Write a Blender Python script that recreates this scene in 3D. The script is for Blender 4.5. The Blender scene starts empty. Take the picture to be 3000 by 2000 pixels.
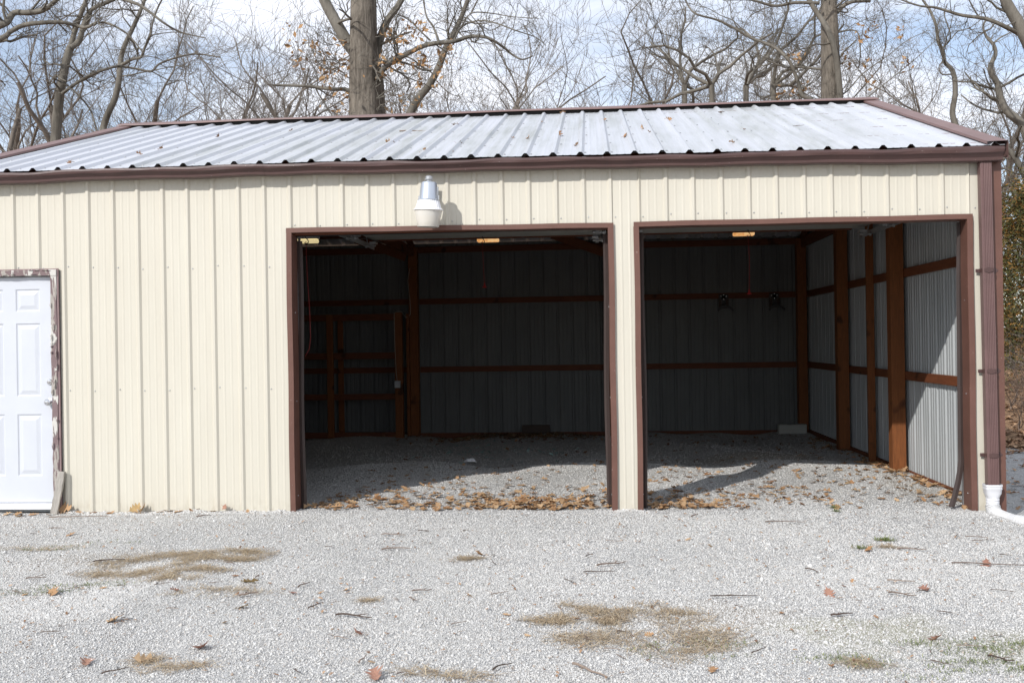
import bpy, math, random
import numpy as np
from mathutils import Vector, Matrix
PI = math.pi
random.seed(11); rng = np.random.default_rng(7)
S = bpy.context.scene
COL = S.collection

# ------------------------------------------------------------------ camera
F, YAW, PITCH, ROLL = 2900.9, -0.0813266, 0.0002096, -0.0160020
CAM = np.array([4.6454, -8.3921, 1.4377])
def cam_axes():
    fw = np.array([math.sin(YAW)*math.cos(PITCH), math.cos(YAW)*math.cos(PITCH), math.sin(PITCH)])
    rt = np.array([math.cos(YAW), -math.sin(YAW), 0.0]); up = np.cross(rt, fw)
    r2 = math.cos(ROLL)*rt + math.sin(ROLL)*up
    u2 = -math.sin(ROLL)*rt + math.cos(ROLL)*up
    return r2, u2, fw
RT, UP, FW = cam_axes()
cd = bpy.data.cameras.new('camera'); cam = bpy.data.objects.new('camera', cd); COL.objects.link(cam)
M = Matrix(((RT[0], UP[0], -FW[0], CAM[0]), (RT[1], UP[1], -FW[1], CAM[1]), (RT[2], UP[2], -FW[2], CAM[2]), (0, 0, 0, 1)))
cam.matrix_world = M
cd.sensor_width = 36; cd.sensor_fit = 'HORIZONTAL'; cd.lens = 36*F/3000
cd.clip_start = 0.05; cd.clip_end = 2000
cd.dof.use_dof = True; cd.dof.focus_distance = 9.0; cd.dof.aperture_fstop = 9
S.camera = cam
def at(px, py, Y):
    """a traced point of a far tree, put at its own distance Y behind the shed front"""
    d = FW + RT*(px-1500)/F - UP*(py-1000)/F
    t = (Y-CAM[1])/d[1]
    return CAM + t*d

# ------------------------------------------------------------------ sky, sun, exposure
SUND = Vector((0.62, 1.0, -0.80)).normalized()          # direction the light travels
ELEV = math.asin(-SUND.z); ROT = math.atan2(-SUND.x, -SUND.y)
W = bpy.data.worlds.new('World'); S.world = W; W.use_nodes = True
nt = W.node_tree; nt.nodes.clear()
def N(nt, typ, **kw):
    n = nt.nodes.new(typ)
    for k, v in kw.items():
        if k.startswith('i_'): n.inputs[k[2:].replace('_', ' ')].default_value = v
        else: setattr(n, k, v)
    return n
sky = N(nt, 'ShaderNodeTexSky', sky_type='NISHITA', sun_disc=False)
sky.sun_elevation = ELEV; sky.sun_rotation = ROT; sky.air_density = 1.0; sky.dust_density = 0.15; sky.ozone_density = 2.5
tc = N(nt, 'ShaderNodeTexCoord')
mp = N(nt, 'ShaderNodeMapping'); mp.inputs['Scale'].default_value = (1.0, 1.0, 3.4); mp.inputs['Location'].default_value = (3.3, 0.4, 1.9)
nz = N(nt, 'ShaderNodeTexNoise'); nz.inputs['Scale'].default_value = 3.1; nz.inputs['Detail'].default_value = 9; nz.inputs['Roughness'].default_value = 0.55; nz.inputs['Distortion'].default_value = 0.5
rp = N(nt, 'ShaderNodeValToRGB'); rp.color_ramp.elements[0].position = 0.36; rp.color_ramp.elements[1].position = 0.60
rp.color_ramp.elements[0].color = (0.30, 0.30, 0.30, 1); rp.color_ramp.elements[1].color = (1, 1, 1, 1)
mx = N(nt, 'ShaderNodeMixRGB'); mx.inputs[2].default_value = (11.2, 11.6, 12.6, 1)
sk2 = N(nt, 'ShaderNodeMixRGB', blend_type='MULTIPLY'); sk2.inputs[0].default_value = 1; sk2.inputs[2].default_value = (1.5, 1.5, 1.5, 1)
bg = N(nt, 'ShaderNodeBackground'); bg.inputs['Strength'].default_value = 0.10
wo = N(nt, 'ShaderNodeOutputWorld')
L = nt.links.new
L(tc.outputs['Generated'], mp.inputs[0]); L(mp.outputs[0], nz.inputs['Vector']); L(nz.outputs['Fac'], rp.inputs[0])
L(rp.outputs[0], mx.inputs[0]); L(sky.outputs[0], sk2.inputs[1]); L(sk2.outputs[0], mx.inputs[1]); L(mx.outputs[0], bg.inputs[0]); L(bg.outputs[0], wo.inputs[0])
sd = bpy.data.lights.new('sun', 'SUN'); sd.energy = 3.8; sd.angle = math.radians(0.6); sd.color = (1.0, 0.97, 0.93)
so = bpy.data.objects.new('sun', sd); COL.objects.link(so); so.rotation_euler = SUND.to_track_quat('-Z', 'Y').to_euler(); so.location = (0, -20, 30)
S.view_settings.view_transform = 'Standard'; S.view_settings.look = 'None'; S.view_settings.exposure = 0.0; S.view_settings.gamma = 1.0
S.view_settings.use_curve_mapping = False
S.render.engine = 'CYCLES'

# ------------------------------------------------------------------ helpers
def tag(o, label=None, cat=None, group=None, kind=None):
    if label: o['label'] = label
    if cat: o['category'] = cat
    if group: o['group'] = group
    if kind: o['kind'] = kind
    return o
def empty(name, loc=(0, 0, 0), label=None, cat=None, group=None):
    o = bpy.data.objects.new(name, None); COL.objects.link(o); o.location = loc; o.empty_display_size = 0.1
    return tag(o, label, cat, group)
class MB:
    def __init__(s): s.v = []; s.f = []; s.m = []; s.mi = 0
    def add(s, vs, fs):
        b = len(s.v); s.v.extend([tuple(map(float, p)) for p in vs]); s.f.extend([tuple(b+i for i in f) for f in fs]); s.m.extend([s.mi]*len(fs)); return s
    def box(s, x0, x1, y0, y1, z0, z1, bev=0.0):
        if bev > 0:
            b = min(bev, (x1-x0)/3, (y1-y0)/3, (z1-z0)/3); vs = []
            for sx in (0, 1):
                for sy in (0, 1):
                    for sz in (0, 1):
                        X = (x0, x1)[sx]; Y = (y0, y1)[sy]; Z = (z0, z1)[sz]
                        dx = b if sx == 0 else -b; dy = b if sy == 0 else -b; dz = b if sz == 0 else -b
                        vs += [(X, Y+dy, Z+dz), (X+dx, Y, Z+dz), (X+dx, Y+dy, Z)]
            def I(a, b_, c, k): return ((a*2+b_)*2+c)*3+k
            fs = []
            for a in (0, 1):
                fs.append([I(a, 0, 0, 0), I(a, 1, 0, 0), I(a, 1, 1, 0), I(a, 0, 1, 0)])
                fs.append([I(0, a, 0, 1), I(1, a, 0, 1), I(1, a, 1, 1), I(0, a, 1, 1)])
                fs.append([I(0, 0, a, 2), I(1, 0, a, 2), I(1, 1, a, 2), I(0, 1, a, 2)])
                for c in (0, 1):
                    fs.append([I(a, c, 0, 0), I(a, c, 1, 0), I(a, c, 1, 1), I(a, c, 0, 1)])
                    fs.append([I(a, 0, c, 0), I(a, 1, c, 0), I(a, 1, c, 2), I(a, 0, c, 2)])
                    fs.append([I(0, a, c, 1), I(1, a, c, 1), I(1, a, c, 2), I(0, a, c, 2)])
                    for d in (0, 1): fs.append([I(a, c, d, 0), I(a, c, d, 1), I(a, c, d, 2)])
            return s.add(vs, fs)
        vs = [(x, y, z) for x in (x0, x1) for y in (y0, y1) for z in (z0, z1)]
        return s.add(vs, [(0, 1, 3, 2), (4, 6, 7, 5), (0, 4, 5, 1), (2, 3, 7, 6), (0, 2, 6, 4), (1, 5, 7, 3)])
    def beam(s, a, b, w, h, up=(0, 0, 1)):
        a = Vector(a); b = Vector(b); t = (b-a).normalized(); u = Vector(up); sd_ = t.cross(u).normalized(); u = sd_.cross(t)
        vs = []
        for p in (a, b):
            for i, j in ((-1, -1), (1, -1), (1, 1), (-1, 1)): vs.append(p+sd_*i*w/2+u*j*h/2)
        return s.add(vs, [(3, 2, 1, 0), (4, 5, 6, 7), (0, 1, 5, 4), (1, 2, 6, 5), (2, 3, 7, 6), (3, 0, 4, 7)])
    def tube(s, pts, r, n=8, cap=True):
        pts = [Vector(p) for p in pts]; rs = r if hasattr(r, '__len__') else [r]*len(pts)
        vs = []; ref = None
        for i, p in enumerate(pts):
            t = (pts[min(i+1, len(pts)-1)]-pts[max(i-1, 0)]).normalized()
            if ref is None: ref = t.orthogonal().normalized()
            ref = (ref-t*ref.dot(t)).normalized(); bi = t.cross(ref)
            for k in range(n):
                a = 2*PI*k/n; vs.append(p+(ref*math.cos(a)+bi*math.sin(a))*rs[i])
        fs = [(i*n+k, i*n+(k+1) % n, (i+1)*n+(k+1) % n, (i+1)*n+k) for i in range(len(pts)-1) for k in range(n)]
        if cap: fs += [tuple(range(n))[::-1], tuple((len(pts)-1)*n+k for k in range(n))]
        return s.add(vs, fs)
    def lathe(s, prof, c=(0, 0, 0), n=32, flute=None):
        vs = []
        for j, (r, z) in enumerate(prof):
            for k in range(n):
                a = 2*PI*k/n; rr = r
                if flute and flute[0] <= j <= flute[1]: rr = r*(1+flute[2]*(1 if k % 2 else -1))
                vs.append((c[0]+rr*math.cos(a), c[1]+rr*math.sin(a), c[2]+z))
        fs = [(j*n+k, j*n+(k+1) % n, (j+1)*n+(k+1) % n, (j+1)*n+k) for j in range(len(prof)-1) for k in range(n)]
        return s.add(vs, fs)
    def sweep(s, prof, us, fn, close=False):
        """prof: 2D points, us: stations; fn(u, a, b) gives the point"""
        n = len(prof); vs = [fn(u, a, b) for u in us for (a, b) in prof]
        m = n if close else n-1
        fs = [(i*n+k, i*n+(k+1) % n, (i+1)*n+(k+1) % n, (i+1)*n+k) for i in range(len(us)-1) for k in range(m)]
        return s.add(vs, fs)
    def build(s, name, mats, parent=None, smooth=False, link=True):
        me = bpy.data.meshes.new(name); me.from_pydata(s.v, [], s.f); me.update()
        for m in (mats if isinstance(mats, (list, tuple)) else [mats]): me.materials.append(m)
        if any(s.m): me.polygons.foreach_set('material_index', s.m)
        if smooth:
            me.polygons.foreach_set('use_smooth', [True]*len(s.f))
            try: me.set_sharp_from_angle(angle=math.radians(35))
            except Exception: pass
        o = bpy.data.objects.new(name, me); COL.objects.link(o)
        if parent: o.parent = parent
        return o
def copy_tree(o, parent=None):
    c = o.copy(); COL.objects.link(c)
    if parent: c.parent = parent
    for ch in list(o.children): copy_tree(ch, c)
    return c
def np_mesh(name, V, Fa, mat, parent=None, smooth=False):
    me = bpy.data.meshes.new(name); n = len(V); m, k = Fa.shape
    me.vertices.add(n); me.vertices.foreach_set('co', V.astype(np.float32).ravel())
    me.loops.add(m*k); me.loops.foreach_set('vertex_index', Fa.astype(np.int32).ravel())
    me.polygons.add(m); me.polygons.foreach_set('loop_start', np.arange(0, m*k, k, dtype=np.int32)); me.polygons.foreach_set('loop_total', np.full(m, k, dtype=np.int32))
    if smooth: me.polygons.foreach_set('use_smooth', np.ones(m, dtype=bool))
    me.update(); me.validate(); me.materials.append(mat)
    o = bpy.data.objects.new(name, me); COL.objects.link(o)
    if parent: o.parent = parent
    return o

# ------------------------------------------------------------------ materials
class Mat:
    def __init__(s, name, rough=0.6, metal=0.0, spec=0.5):
        s.m = bpy.data.materials.new(name); s.m.use_nodes = True; s.nt = s.m.node_tree
        s.b = s.nt.nodes['Principled BSDF']; s.b.inputs['Roughness'].default_value = rough
        s.b.inputs['Metallic'].default_value = metal; s.b.inputs['Specular IOR Level'].default_value = spec
        s.tc = N(s.nt, 'ShaderNodeTexCoord'); s.n_bump = None
    def n(s, t, **k): return N(s.nt, t, **k)
    def l(s, a, b): s.nt.links.new(a, b)
    def vec(s, scale=(1, 1, 1), loc=(0, 0, 0), coord='Object'):
        m = s.n('ShaderNodeMapping'); m.inputs['Scale'].default_value = scale; m.inputs['Location'].default_value = loc
        s.l(s.tc.outputs[coord], m.inputs[0]); return m.outputs[0]
    def noise(s, scale, detail=5, rough=0.55, vscale=(1, 1, 1), dist=0, loc=(0, 0, 0)):
        t = s.n('ShaderNodeTexNoise'); t.inputs['Scale'].default_value = scale; t.inputs['Detail'].default_value = detail
        t.inputs['Roughness'].default_value = rough; t.inputs['Distortion'].default_value = dist
        s.l(s.vec(vscale, loc), t.inputs['Vector']); return t.outputs['Fac']
    def ramp(s, fac, stops, mode='LINEAR'):
        r = s.n('ShaderNodeValToRGB'); cr = r.color_ramp; cr.interpolation = mode
        while len(cr.elements) < len(stops): cr.elements.new(0.5)
        for e, (p, c) in zip(cr.elements, stops):
            e.position = p; e.color = (c, c, c, 1) if not hasattr(c, '__len__') else (*c, 1)
        s.l(fac, r.inputs[0]); return r.outputs[0]
    def mix(s, fac, a, b, mode='MIX'):
        m = s.n('ShaderNodeMixRGB', blend_type=mode)
        for i, v in enumerate((fac, a, b)):
            if hasattr(v, 'is_linked'): s.l(v, m.inputs[i])
            elif hasattr(v, '__len__'): m.inputs[i].default_value = (*v, 1)
            else: m.inputs[i].default_value = v if i == 0 else (v, v, v, 1)
        return m.outputs[0]
    def base(s, c):
        if hasattr(c, 'is_linked'): s.l(c, s.b.inputs['Base Color'])
        else: s.b.inputs['Base Color'].default_value = (*c, 1)
        return s
    def bump(s, h, strength=0.3, dist=0.01):
        b = s.n('ShaderNodeBump'); b.inputs['Strength'].default_value = strength; b.inputs['Distance'].default_value = dist
        s.l(h, b.inputs['Height'])
        if s.n_bump: s.l(s.n_bump, b.inputs['Normal'])
        s.l(b.outputs[0], s.b.inputs['Normal']); s.n_bump = b.outputs[0]; return s

# cream siding
m = Mat('cream_siding', 0.42, 0, 0.4)
d = m.ramp(m.noise(3.0, 6, 0.6, (1, 1, 0.25)), [(0.3, (0.57, 0.535, 0.450)), (0.7, (0.605, 0.573, 0.487))])
sp = m.ramp(m.noise(38, 3, 0.5), [(0.735, 0.0), (0.77, 1.0)])
msk = m.ramp(m.noise(2.2, 3), [(0.55, 0.0), (0.75, 0.8)])
sz_ = m.n('ShaderNodeSeparateXYZ'); m.l(m.tc.outputs['Object'], sz_.inputs[0]); low = m.ramp(sz_.outputs[2], [(0.0, 0.9), (0.16, 0.0)])
d = m.mix(m.mix(1.0, low, m.ramp(m.noise(17, 6, 0.7, (1, 1, 0.6)), [(0.45, 0.0), (0.7, 0.75)]), 'MULTIPLY'), d, (0.42, 0.37, 0.29))
m.base(m.mix(m.mix(1.0, sp, msk, 'MULTIPLY'), d, (0.22, 0.12, 0.06)))
m.bump(m.noise(2.2, 2, 0.5, (2.2, 1, 0.35)), 0.25, 0.02); CREAM = m.m
# brown trim
def brown(name, c, rough=0.45, spots=0.5):
    m = Mat(name, rough, 0, 0.4)
    a = m.ramp(m.noise(5, 6, 0.6), [(0.3, tuple(k*0.88 for k in c)), (0.7, tuple(k*1.1 for k in c))])
    s_ = m.ramp(m.noise(60, 2, 0.5), [(0.74, 0.0), (0.77, spots)])
    m.base(m.mix(s_, a, (0.45, 0.38, 0.34))); m.bump(m.noise(6, 3), 0.2, 0.01); return m.m
BROWN = brown('brown_trim', (0.138, 0.067, 0.050)); GUTTER = brown('brown_gutter', (0.088, 0.050, 0.046), 0.33, 0.7)
DOWNP = brown('brown_downspout', (0.135, 0.078, 0.073), 0.4, 0.3); SEAL = brown('rubber_seal', (0.055, 0.040, 0.036), 0.5, 0.2)
BLACK = Mat('black_rubber', 0.7).base((0.012, 0.012, 0.012)).m
RIDGE = brown('brown_ridge', (0.19, 0.115, 0.105), 0.5, 0.3)
# white roof sheet with algae streaks
m = Mat('white_roof', 0.38, 0, 0.5)
st = m.noise(1.0, 7, 0.62, (9.0, 0.35, 0.35), 0.1); pat = m.ramp(m.noise(0.42, 3, 0.5, (1, .25, .25), 0, (1.3, 0, 0)), [(0.42, 0.0), (0.62, 1.0)])
blo = m.ramp(m.noise(4.5, 6, 0.65, (1.6, 0.35, 0.35)), [(0.40, 0.0), (0.72, 1.0)])
k = m.mix(1.0, m.ramp(st, [(0.36, 0.0), (0.60, 1.0)]), pat, 'MULTIPLY'); k2 = m.mix(1.0, k, blo, 'MULTIPLY')
spk = m.ramp(m.noise(34, 3, 0.5), [(0.71, 0.0), (0.76, 0.6)])
m.base(m.mix(spk, m.mix(k2, m.mix(k, (0.515, 0.53, 0.57), (0.42, 0.435, 0.44)), (0.28, 0.295, 0.275)), (0.2, 0.17, 0.13))); ROOF = m.m
# galvanised sheet inside
def galv(name, a, b, metal, rough):
    m = Mat(name, rough, metal, 0.4)
    c = m.ramp(m.noise(2.5, 7, 0.6, (1.2, 1.2, 0.4)), [(0.3, a), (0.7, b)])
    dirt = m.ramp(m.noise(11, 6, 0.7, (1, 1, 1.6)), [(0.64, 0.0), (0.74, 0.55)])
    m.base(m.mix(dirt, c, (0.17, 0.15, 0.13))); return m.m
GALV = galv('galvanised_wall', (0.34, 0.36, 0.365), (0.42, 0.44, 0.445), 0.0, 0.5)
GALVB = galv('shade_darkened_wall', (0.10, 0.105, 0.104), (0.13, 0.135, 0.132), 0.0, 0.55)  # darker copy for the back wall, interior shade put into its colour
STEEL = galv('zinc_steel', (0.42, 0.43, 0.44), (0.55, 0.56, 0.57), 0.7, 0.4)
DOORG = galv('overhead_door_grey', (0.32, 0.32, 0.29), (0.40, 0.39, 0.36), 0.0, 0.6)
# timber
def wood(name, c, rough=0.7, axis='z'):
    m = Mat(name, rough, 0, 0.3); sc = {'z': (9, 9, 0.8), 'x': (0.8, 9, 9), 'y': (9, 0.8, 9)}[axis]
    g = m.noise(6, 8, 0.65, sc, 1.2); a = m.ramp(g, [(0.25, tuple(k*0.55 for k in c)), (0.6, c), (0.8, tuple(min(1, k*1.3) for k in c))])
    kn = m.ramp(m.noise(3.3, 2, 0.4, (1, 1, 1)), [(0.66, 0.0), (0.70, 0.85)])
    m.base(m.mix(kn, a, tuple(k*0.22 for k in c))); m.bump(g, 0.25, 0.004); return m.m
WOODV = wood('stained_timber', (0.20, 0.068, 0.020)); WOODH = wood('stained_rail', (0.14, 0.045, 0.020), axis='x'); WOODY = wood('stained_rail_side', (0.17, 0.055, 0.022), axis='y')
OLDW = wood('weathered_board', (0.40, 0.37, 0.33)); DARKW = wood('dark_board', (0.07, 0.05, 0.04), axis='x')
# walk door
m = Mat('white_door_paint', 0.35, 0, 0.45); m.base(m.ramp(m.noise(4, 5), [(0.3, (0.56, 0.58, 0.625)), (0.7, (0.59, 0.61, 0.65))])); DOORW = m.m
m = Mat('peeling_paint', 0.75, 0, 0.3)
a = m.noise(13, 6, 0.6, (1.2, 1.2, 0.35), 0.6); b = m.noise(7, 5, 0.6, (1, 1, 0.3), 0.8, (3, 5, 1))
g = m.noise(25, 6, 0.7, (3, 3, 0.25))
gw = m.ramp(g, [(0.3, (0.22, 0.20, 0.18)), (0.7, (0.52, 0.48, 0.43))])
c1 = m.mix(m.ramp(a, [(0.495, 0.0), (0.51, 1.0)]), gw, (0.20, 0.145, 0.145))
c2 = m.mix(m.ramp(b, [(0.525, 0.0), (0.54, 1.0)]), c1, (0.56, 0.54, 0.50))
m.base(c2); m.bump(m.ramp(b, [(0.52, 0.0), (0.54, 1.0)]), 0.9, 0.004); m.bump(g, 0.4, 0.003); PEEL = m.m
CHROME = Mat('satin_chrome', 0.22, 1.0).base((0.72, 0.72, 0.73)).m
PVC = Mat('white_pvc', 0.4, 0, 0.5).base((0.66, 0.66, 0.68)).m
m = Mat('corrugated_pvc', 0.45, 0, 0.5); m.base(m.mix(m.ramp(m.noise(9, 5), [(0.5, 0.0), (0.75, 0.6)]), (0.60, 0.60, 0.60), (0.42, 0.40, 0.36))); PVCD = m.m
ALU = Mat('grey_aluminium', 0.36, 0.55).base((0.50, 0.54, 0.60)).m
REFL = Mat('white_reflector', 0.3, 0.0).base((0.88, 0.88, 0.90)).m
m = Mat('milky_lens', 0.22, 0, 0.5); m.base(m.ramp(m.noise(1.0, 2, 0.5, (0, 0, 5)), [(0.3, (0.62, 0.56, 0.46)), (0.7, (0.72, 0.72, 0.71))]))
m.b.inputs['Subsurface Weight'].default_value = 0.25; m.b.inputs['Subsurface Radius'].default_value = (0.05, 0.05, 0.05); LENS = m.m
def emit(name, c, s):
    m = Mat(name, 0.4).base((0.8, 0.75, 0.6)); m.b.inputs['Emission Color'].default_value = (*c, 1); m.b.inputs['Emission Strength'].default_value = s; return m.m
LITW = emit('lit_tube', (1.0, 0.82, 0.42), 0.62)
m = Mat('lit_amber', 0.4).base((0.7, 0.45, 0.2)); e = m.mix(m.ramp(m.noise(22, 3, 0.5), [(0.45, 0.0), (0.55, 1.0)]), (0.85, 0.38, 0.12), (1.0, 0.60, 0.27)); m.l(e, m.b.inputs['Emission Color']); m.b.inputs['Emission Strength'].default_value = 0.75; LITA = m.m
REDR = Mat('red_rope', 0.7).base((0.20, 0.018, 0.015)).m; REDP = Mat('red_plastic', 0.4).base((0.32, 0.01, 0.01)).m
WIRE = Mat('white_cable', 0.5).base((0.45, 0.40, 0.36)).m; DARKM = Mat('dark_iron', 0.5, 0.6).base((0.04, 0.04, 0.042)).m
FOAM = Mat('pale_block', 0.8).base((0.36, 0.36, 0.33)).m
# bark
def bark(name, a, b, sc=7, bd=0.03):
    m = Mat(name, 0.9, 0, 0.2); g = m.noise(sc, 8, 0.65, (1, 1, 0.16), 0.5)
    big = m.noise(0.9, 4, 0.6)
    c = m.ramp(g, [(0.32, a), (0.62, b)]); m.base(m.mix(m.ramp(big, [(0.4, 0.0), (0.65, 0.55)]), c, tuple(k*1.35 for k in b)))
    m.bump(g, 0.9, bd); return m.m
BARK = bark('oak_bark', (0.045, 0.037, 0.03), (0.215, 0.188, 0.155), 15, 0.08); BARKG = bark('grey_branch_bark', (0.065, 0.058, 0.048), (0.18, 0.165, 0.14)); BARKF = bark('far_twig_bark', (0.10, 0.085, 0.072), (0.21, 0.185, 0.16))
def leafmat(name, stops, rough=0.75):
    m = Mat(name, rough, 0, 0.25); oi = m.n('ShaderNodeObjectInfo'); ge = m.n('ShaderNodeNewGeometry')
    ad = m.n('ShaderNodeMath', operation='ADD'); m.l(oi.outputs['Random'], ad.inputs[0]); m.l(ge.outputs['Random Per Island'], ad.inputs[1])
    fr = m.n('ShaderNodeMath', operation='FRACT'); m.l(ad.outputs[0], fr.inputs[0])
    c = m.ramp(fr.outputs[0], stops); v = m.noise(30, 4, 0.6)
    m.base(m.mix(0.35, c, m.ramp(v, [(0.3, 0.25), (0.7, 1.0)]), 'MULTIPLY')); return m.m
OAKL = leafmat('dry_oak_leaf', [(0, (0.24, 0.12, 0.055)), (0.35, (0.45, 0.27, 0.14)), (0.7, (0.56, 0.39, 0.23)), (1, (0.42, 0.23, 0.11))])
OAKL2 = leafmat('pale_oak_leaf', [(0, (0.52, 0.36, 0.17)), (1, (0.62, 0.45, 0.22))]); OAKR = leafmat('red_brown_leaf', [(0, (0.30, 0.15, 0.11)), (1, (0.42, 0.24, 0.17))])
LITTER = leafmat('leaf_litter', [(0, (0.16, 0.085, 0.05)), (0.5, (0.38, 0.22, 0.12)), (1, (0.50, 0.33, 0.2))])
TREEL = leafmat('clinging_oak_leaf', [(0, (0.36, 0.20, 0.09)), (1, (0.52, 0.34, 0.18))])
CEDAR = leafmat('cedar_foliage', [(0, (0.045, 0.055, 0.018)), (0.45, (0.10, 0.095, 0.03)), (0.8, (0.20, 0.12, 0.035)), (1, (0.30, 0.14, 0.035))])
STRAW = leafmat('dead_grass', [(0, (0.30, 0.22, 0.14)), (0.6, (0.50, 0.39, 0.26)), (1, (0.66, 0.55, 0.38))]); WEED = leafmat('green_weed', [(0, (0.09, 0.13, 0.04)), (1, (0.27, 0.29, 0.12))])
TWIG = leafmat('twig_bark', [(0, (0.07, 0.05, 0.04)), (0.5, (0.17, 0.125, 0.10)), (1, (0.30, 0.235, 0.19))])
GLASS = leafmat('glass_shard', [(0, (0.35, 0.55, 0.52)), (1, (0.55, 0.72, 0.70))], 0.25)
# gravel
m = Mat('gravel_ground', 0.9, 0, 0.2)
vo = m.n('ShaderNodeTexVoronoi'); vo.inputs['Scale'].default_value = 105; m.l(m.vec((1, 1, 1)), vo.inputs['Vector'])
vo2 = m.n('ShaderNodeTexVoronoi', feature='DISTANCE_TO_EDGE'); vo2.inputs['Scale'].default_value = 105; m.l(m.vec((1, 1, 1)), vo2.inputs['Vector'])
sx = m.n('ShaderNodeSeparateColor'); m.l(vo.outputs['Color'], sx.inputs[0])
stone = m.ramp(sx.outputs[0], [(0, (0.34, 0.335, 0.33)), (0.25, (0.51, 0.505, 0.49)), (0.7, (0.61, 0.605, 0.59)), (1, (0.69, 0.69, 0.68))])
gap = m.ramp(vo2.outputs['Distance'], [(0.0, 0.0), (0.12, 1.0)])
dust = m.ramp(m.noise(1.4, 5, 0.6), [(0.50, 0.0), (0.70, 0.7)])
c = m.mix(gap, (0.36, 0.35, 0.335), stone); c = m.mix(dust, c, (0.57, 0.555, 0.525))
def blob(x, y, rx, ry, p0=0.25, p1=1.0):
    g_ = m.n('ShaderNodeTexGradient', gradient_type='SPHERICAL'); mm = m.n('ShaderNodeMapping', vector_type='TEXTURE')
    mm.inputs['Location'].default_value = (x, y, 0); mm.inputs['Scale'].default_value = (rx, ry, 5)
    wn = m.n('ShaderNodeTexNoise'); wn.inputs['Scale'].default_value = 3; wn.inputs['Detail'].default_value = 5; m.l(m.tc.outputs['Object'], wn.inputs['Vector'])
    va = m.n('ShaderNodeVectorMath', operation='MULTIPLY_ADD'); m.l(wn.outputs['Color'], va.inputs[0]); va.inputs[1].default_value = (0.8, 0.8, 0); va.inputs[2].default_value = (-0.4, -0.4, 0)
    vb = m.n('ShaderNodeVectorMath', operation='ADD'); m.l(va.outputs[0], vb.inputs[0]); m.l(m.tc.outputs['Object'], vb.inputs[1])
    m.l(vb.outputs[0], mm.inputs[0]); m.l(mm.outputs[0], g_.inputs[0]); return g_.outputs['Fac']
fine = m.noise(40, 4, 0.7)
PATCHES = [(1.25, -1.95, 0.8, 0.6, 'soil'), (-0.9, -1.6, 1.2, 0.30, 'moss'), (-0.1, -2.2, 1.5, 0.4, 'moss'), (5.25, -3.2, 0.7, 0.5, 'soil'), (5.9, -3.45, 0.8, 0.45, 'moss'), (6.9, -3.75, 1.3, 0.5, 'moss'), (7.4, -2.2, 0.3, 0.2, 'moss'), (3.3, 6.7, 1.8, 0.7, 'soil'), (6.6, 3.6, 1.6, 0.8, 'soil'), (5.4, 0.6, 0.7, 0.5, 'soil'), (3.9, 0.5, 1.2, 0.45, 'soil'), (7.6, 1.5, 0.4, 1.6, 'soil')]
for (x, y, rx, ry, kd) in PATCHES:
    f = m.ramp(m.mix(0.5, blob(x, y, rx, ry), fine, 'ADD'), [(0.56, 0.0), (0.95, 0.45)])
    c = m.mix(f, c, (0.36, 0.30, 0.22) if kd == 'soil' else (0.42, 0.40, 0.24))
m.base(c)
m.bump(m.noise(2.5, 4, 0.5), 0.5, 0.03); m.bump(gap, 0.8, 0.008); m.bump(m.noise(90, 3, 0.6), 0.5, 0.006); GRAVEL = m.m
m = Mat('loose_stone', 0.85, 0, 0.25); ge = m.n('ShaderNodeNewGeometry')
m.base(m.ramp(ge.outputs['Random Per Island'], [(0, (0.27, 0.265, 0.255)), (0.08, (0.49, 0.482, 0.462)), (0.5, (0.595, 0.585, 0.562)), (0.86, (0.675, 0.668, 0.65)), (0.965, (0.56, 0.53, 0.49)), (1, (0.36, 0.27, 0.2))])); STONE = m.m
m = Mat('forest_floor', 0.95, 0, 0.1)
g = m.noise(14, 8, 0.7); m.base(m.ramp(g, [(0.3, (0.10, 0.062, 0.04)), (0.55, (0.32, 0.20, 0.12)), (0.75, (0.48, 0.34, 0.22))])); m.bump(g, 1.0, 0.06); FLOOR = m.m

# ------------------------------------------------------------------ ground
def ss(a, b, x):
    t = np.clip((np.asarray(x, float)-a)/(b-a), 0, 1); return t*t*(3-2*t)
def gz(x, y):
    x = np.asarray(x, float); y = np.asarray(y, float)
    z = 0.010*np.sin(x*1.7+y*0.9)+0.008*np.sin(x*3.1-y*2.3+1)+0.005*np.sin(5.3*x+4.1*y)
    z = z*ss(0.0, 0.5, np.abs(y))+0.004*np.sin(7*x)
    z = z-0.015*ss(1.5, 0.5, x)*ss(-0.2, 0.2, -y)                      # a touch lower beside the closed bay
    z = z-0.030*ss(3, 7, y)
    z = z+ss(0.1, 0.9, y)*ss(7.6, 7.0, x)*(0.030*np.sin(x*2.6+0.9*np.sin(y*1.6)-0.6)*np.cos(y*1.15-0.9)+0.012*np.sin(5.1*x+1.7*y))
    z = z-0.085*ss(7.80, 7.92, x)*ss(-0.95, -0.5, y)*(1-ss(-0.10, 0.03, y)*ss(8.0, 7.97, x))-0.04*ss(8.0, 8.3, x)*ss(-0.3, 0.5, y)                    # falls away beside the right corner
    z = z+0.016*ss(0.22, 0.0, np.abs(y+0.05))*(0.45+0.35*np.sin(9*x+2*np.sin(4*x))+0.25*np.sin(23*x))*np.clip(ss(2.0, 1.9, x)*ss(-0.15, 0.0, x)+ss(4.8, 4.85, x)*ss(5.1, 5.0, x), 0, 1)
    return z
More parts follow.
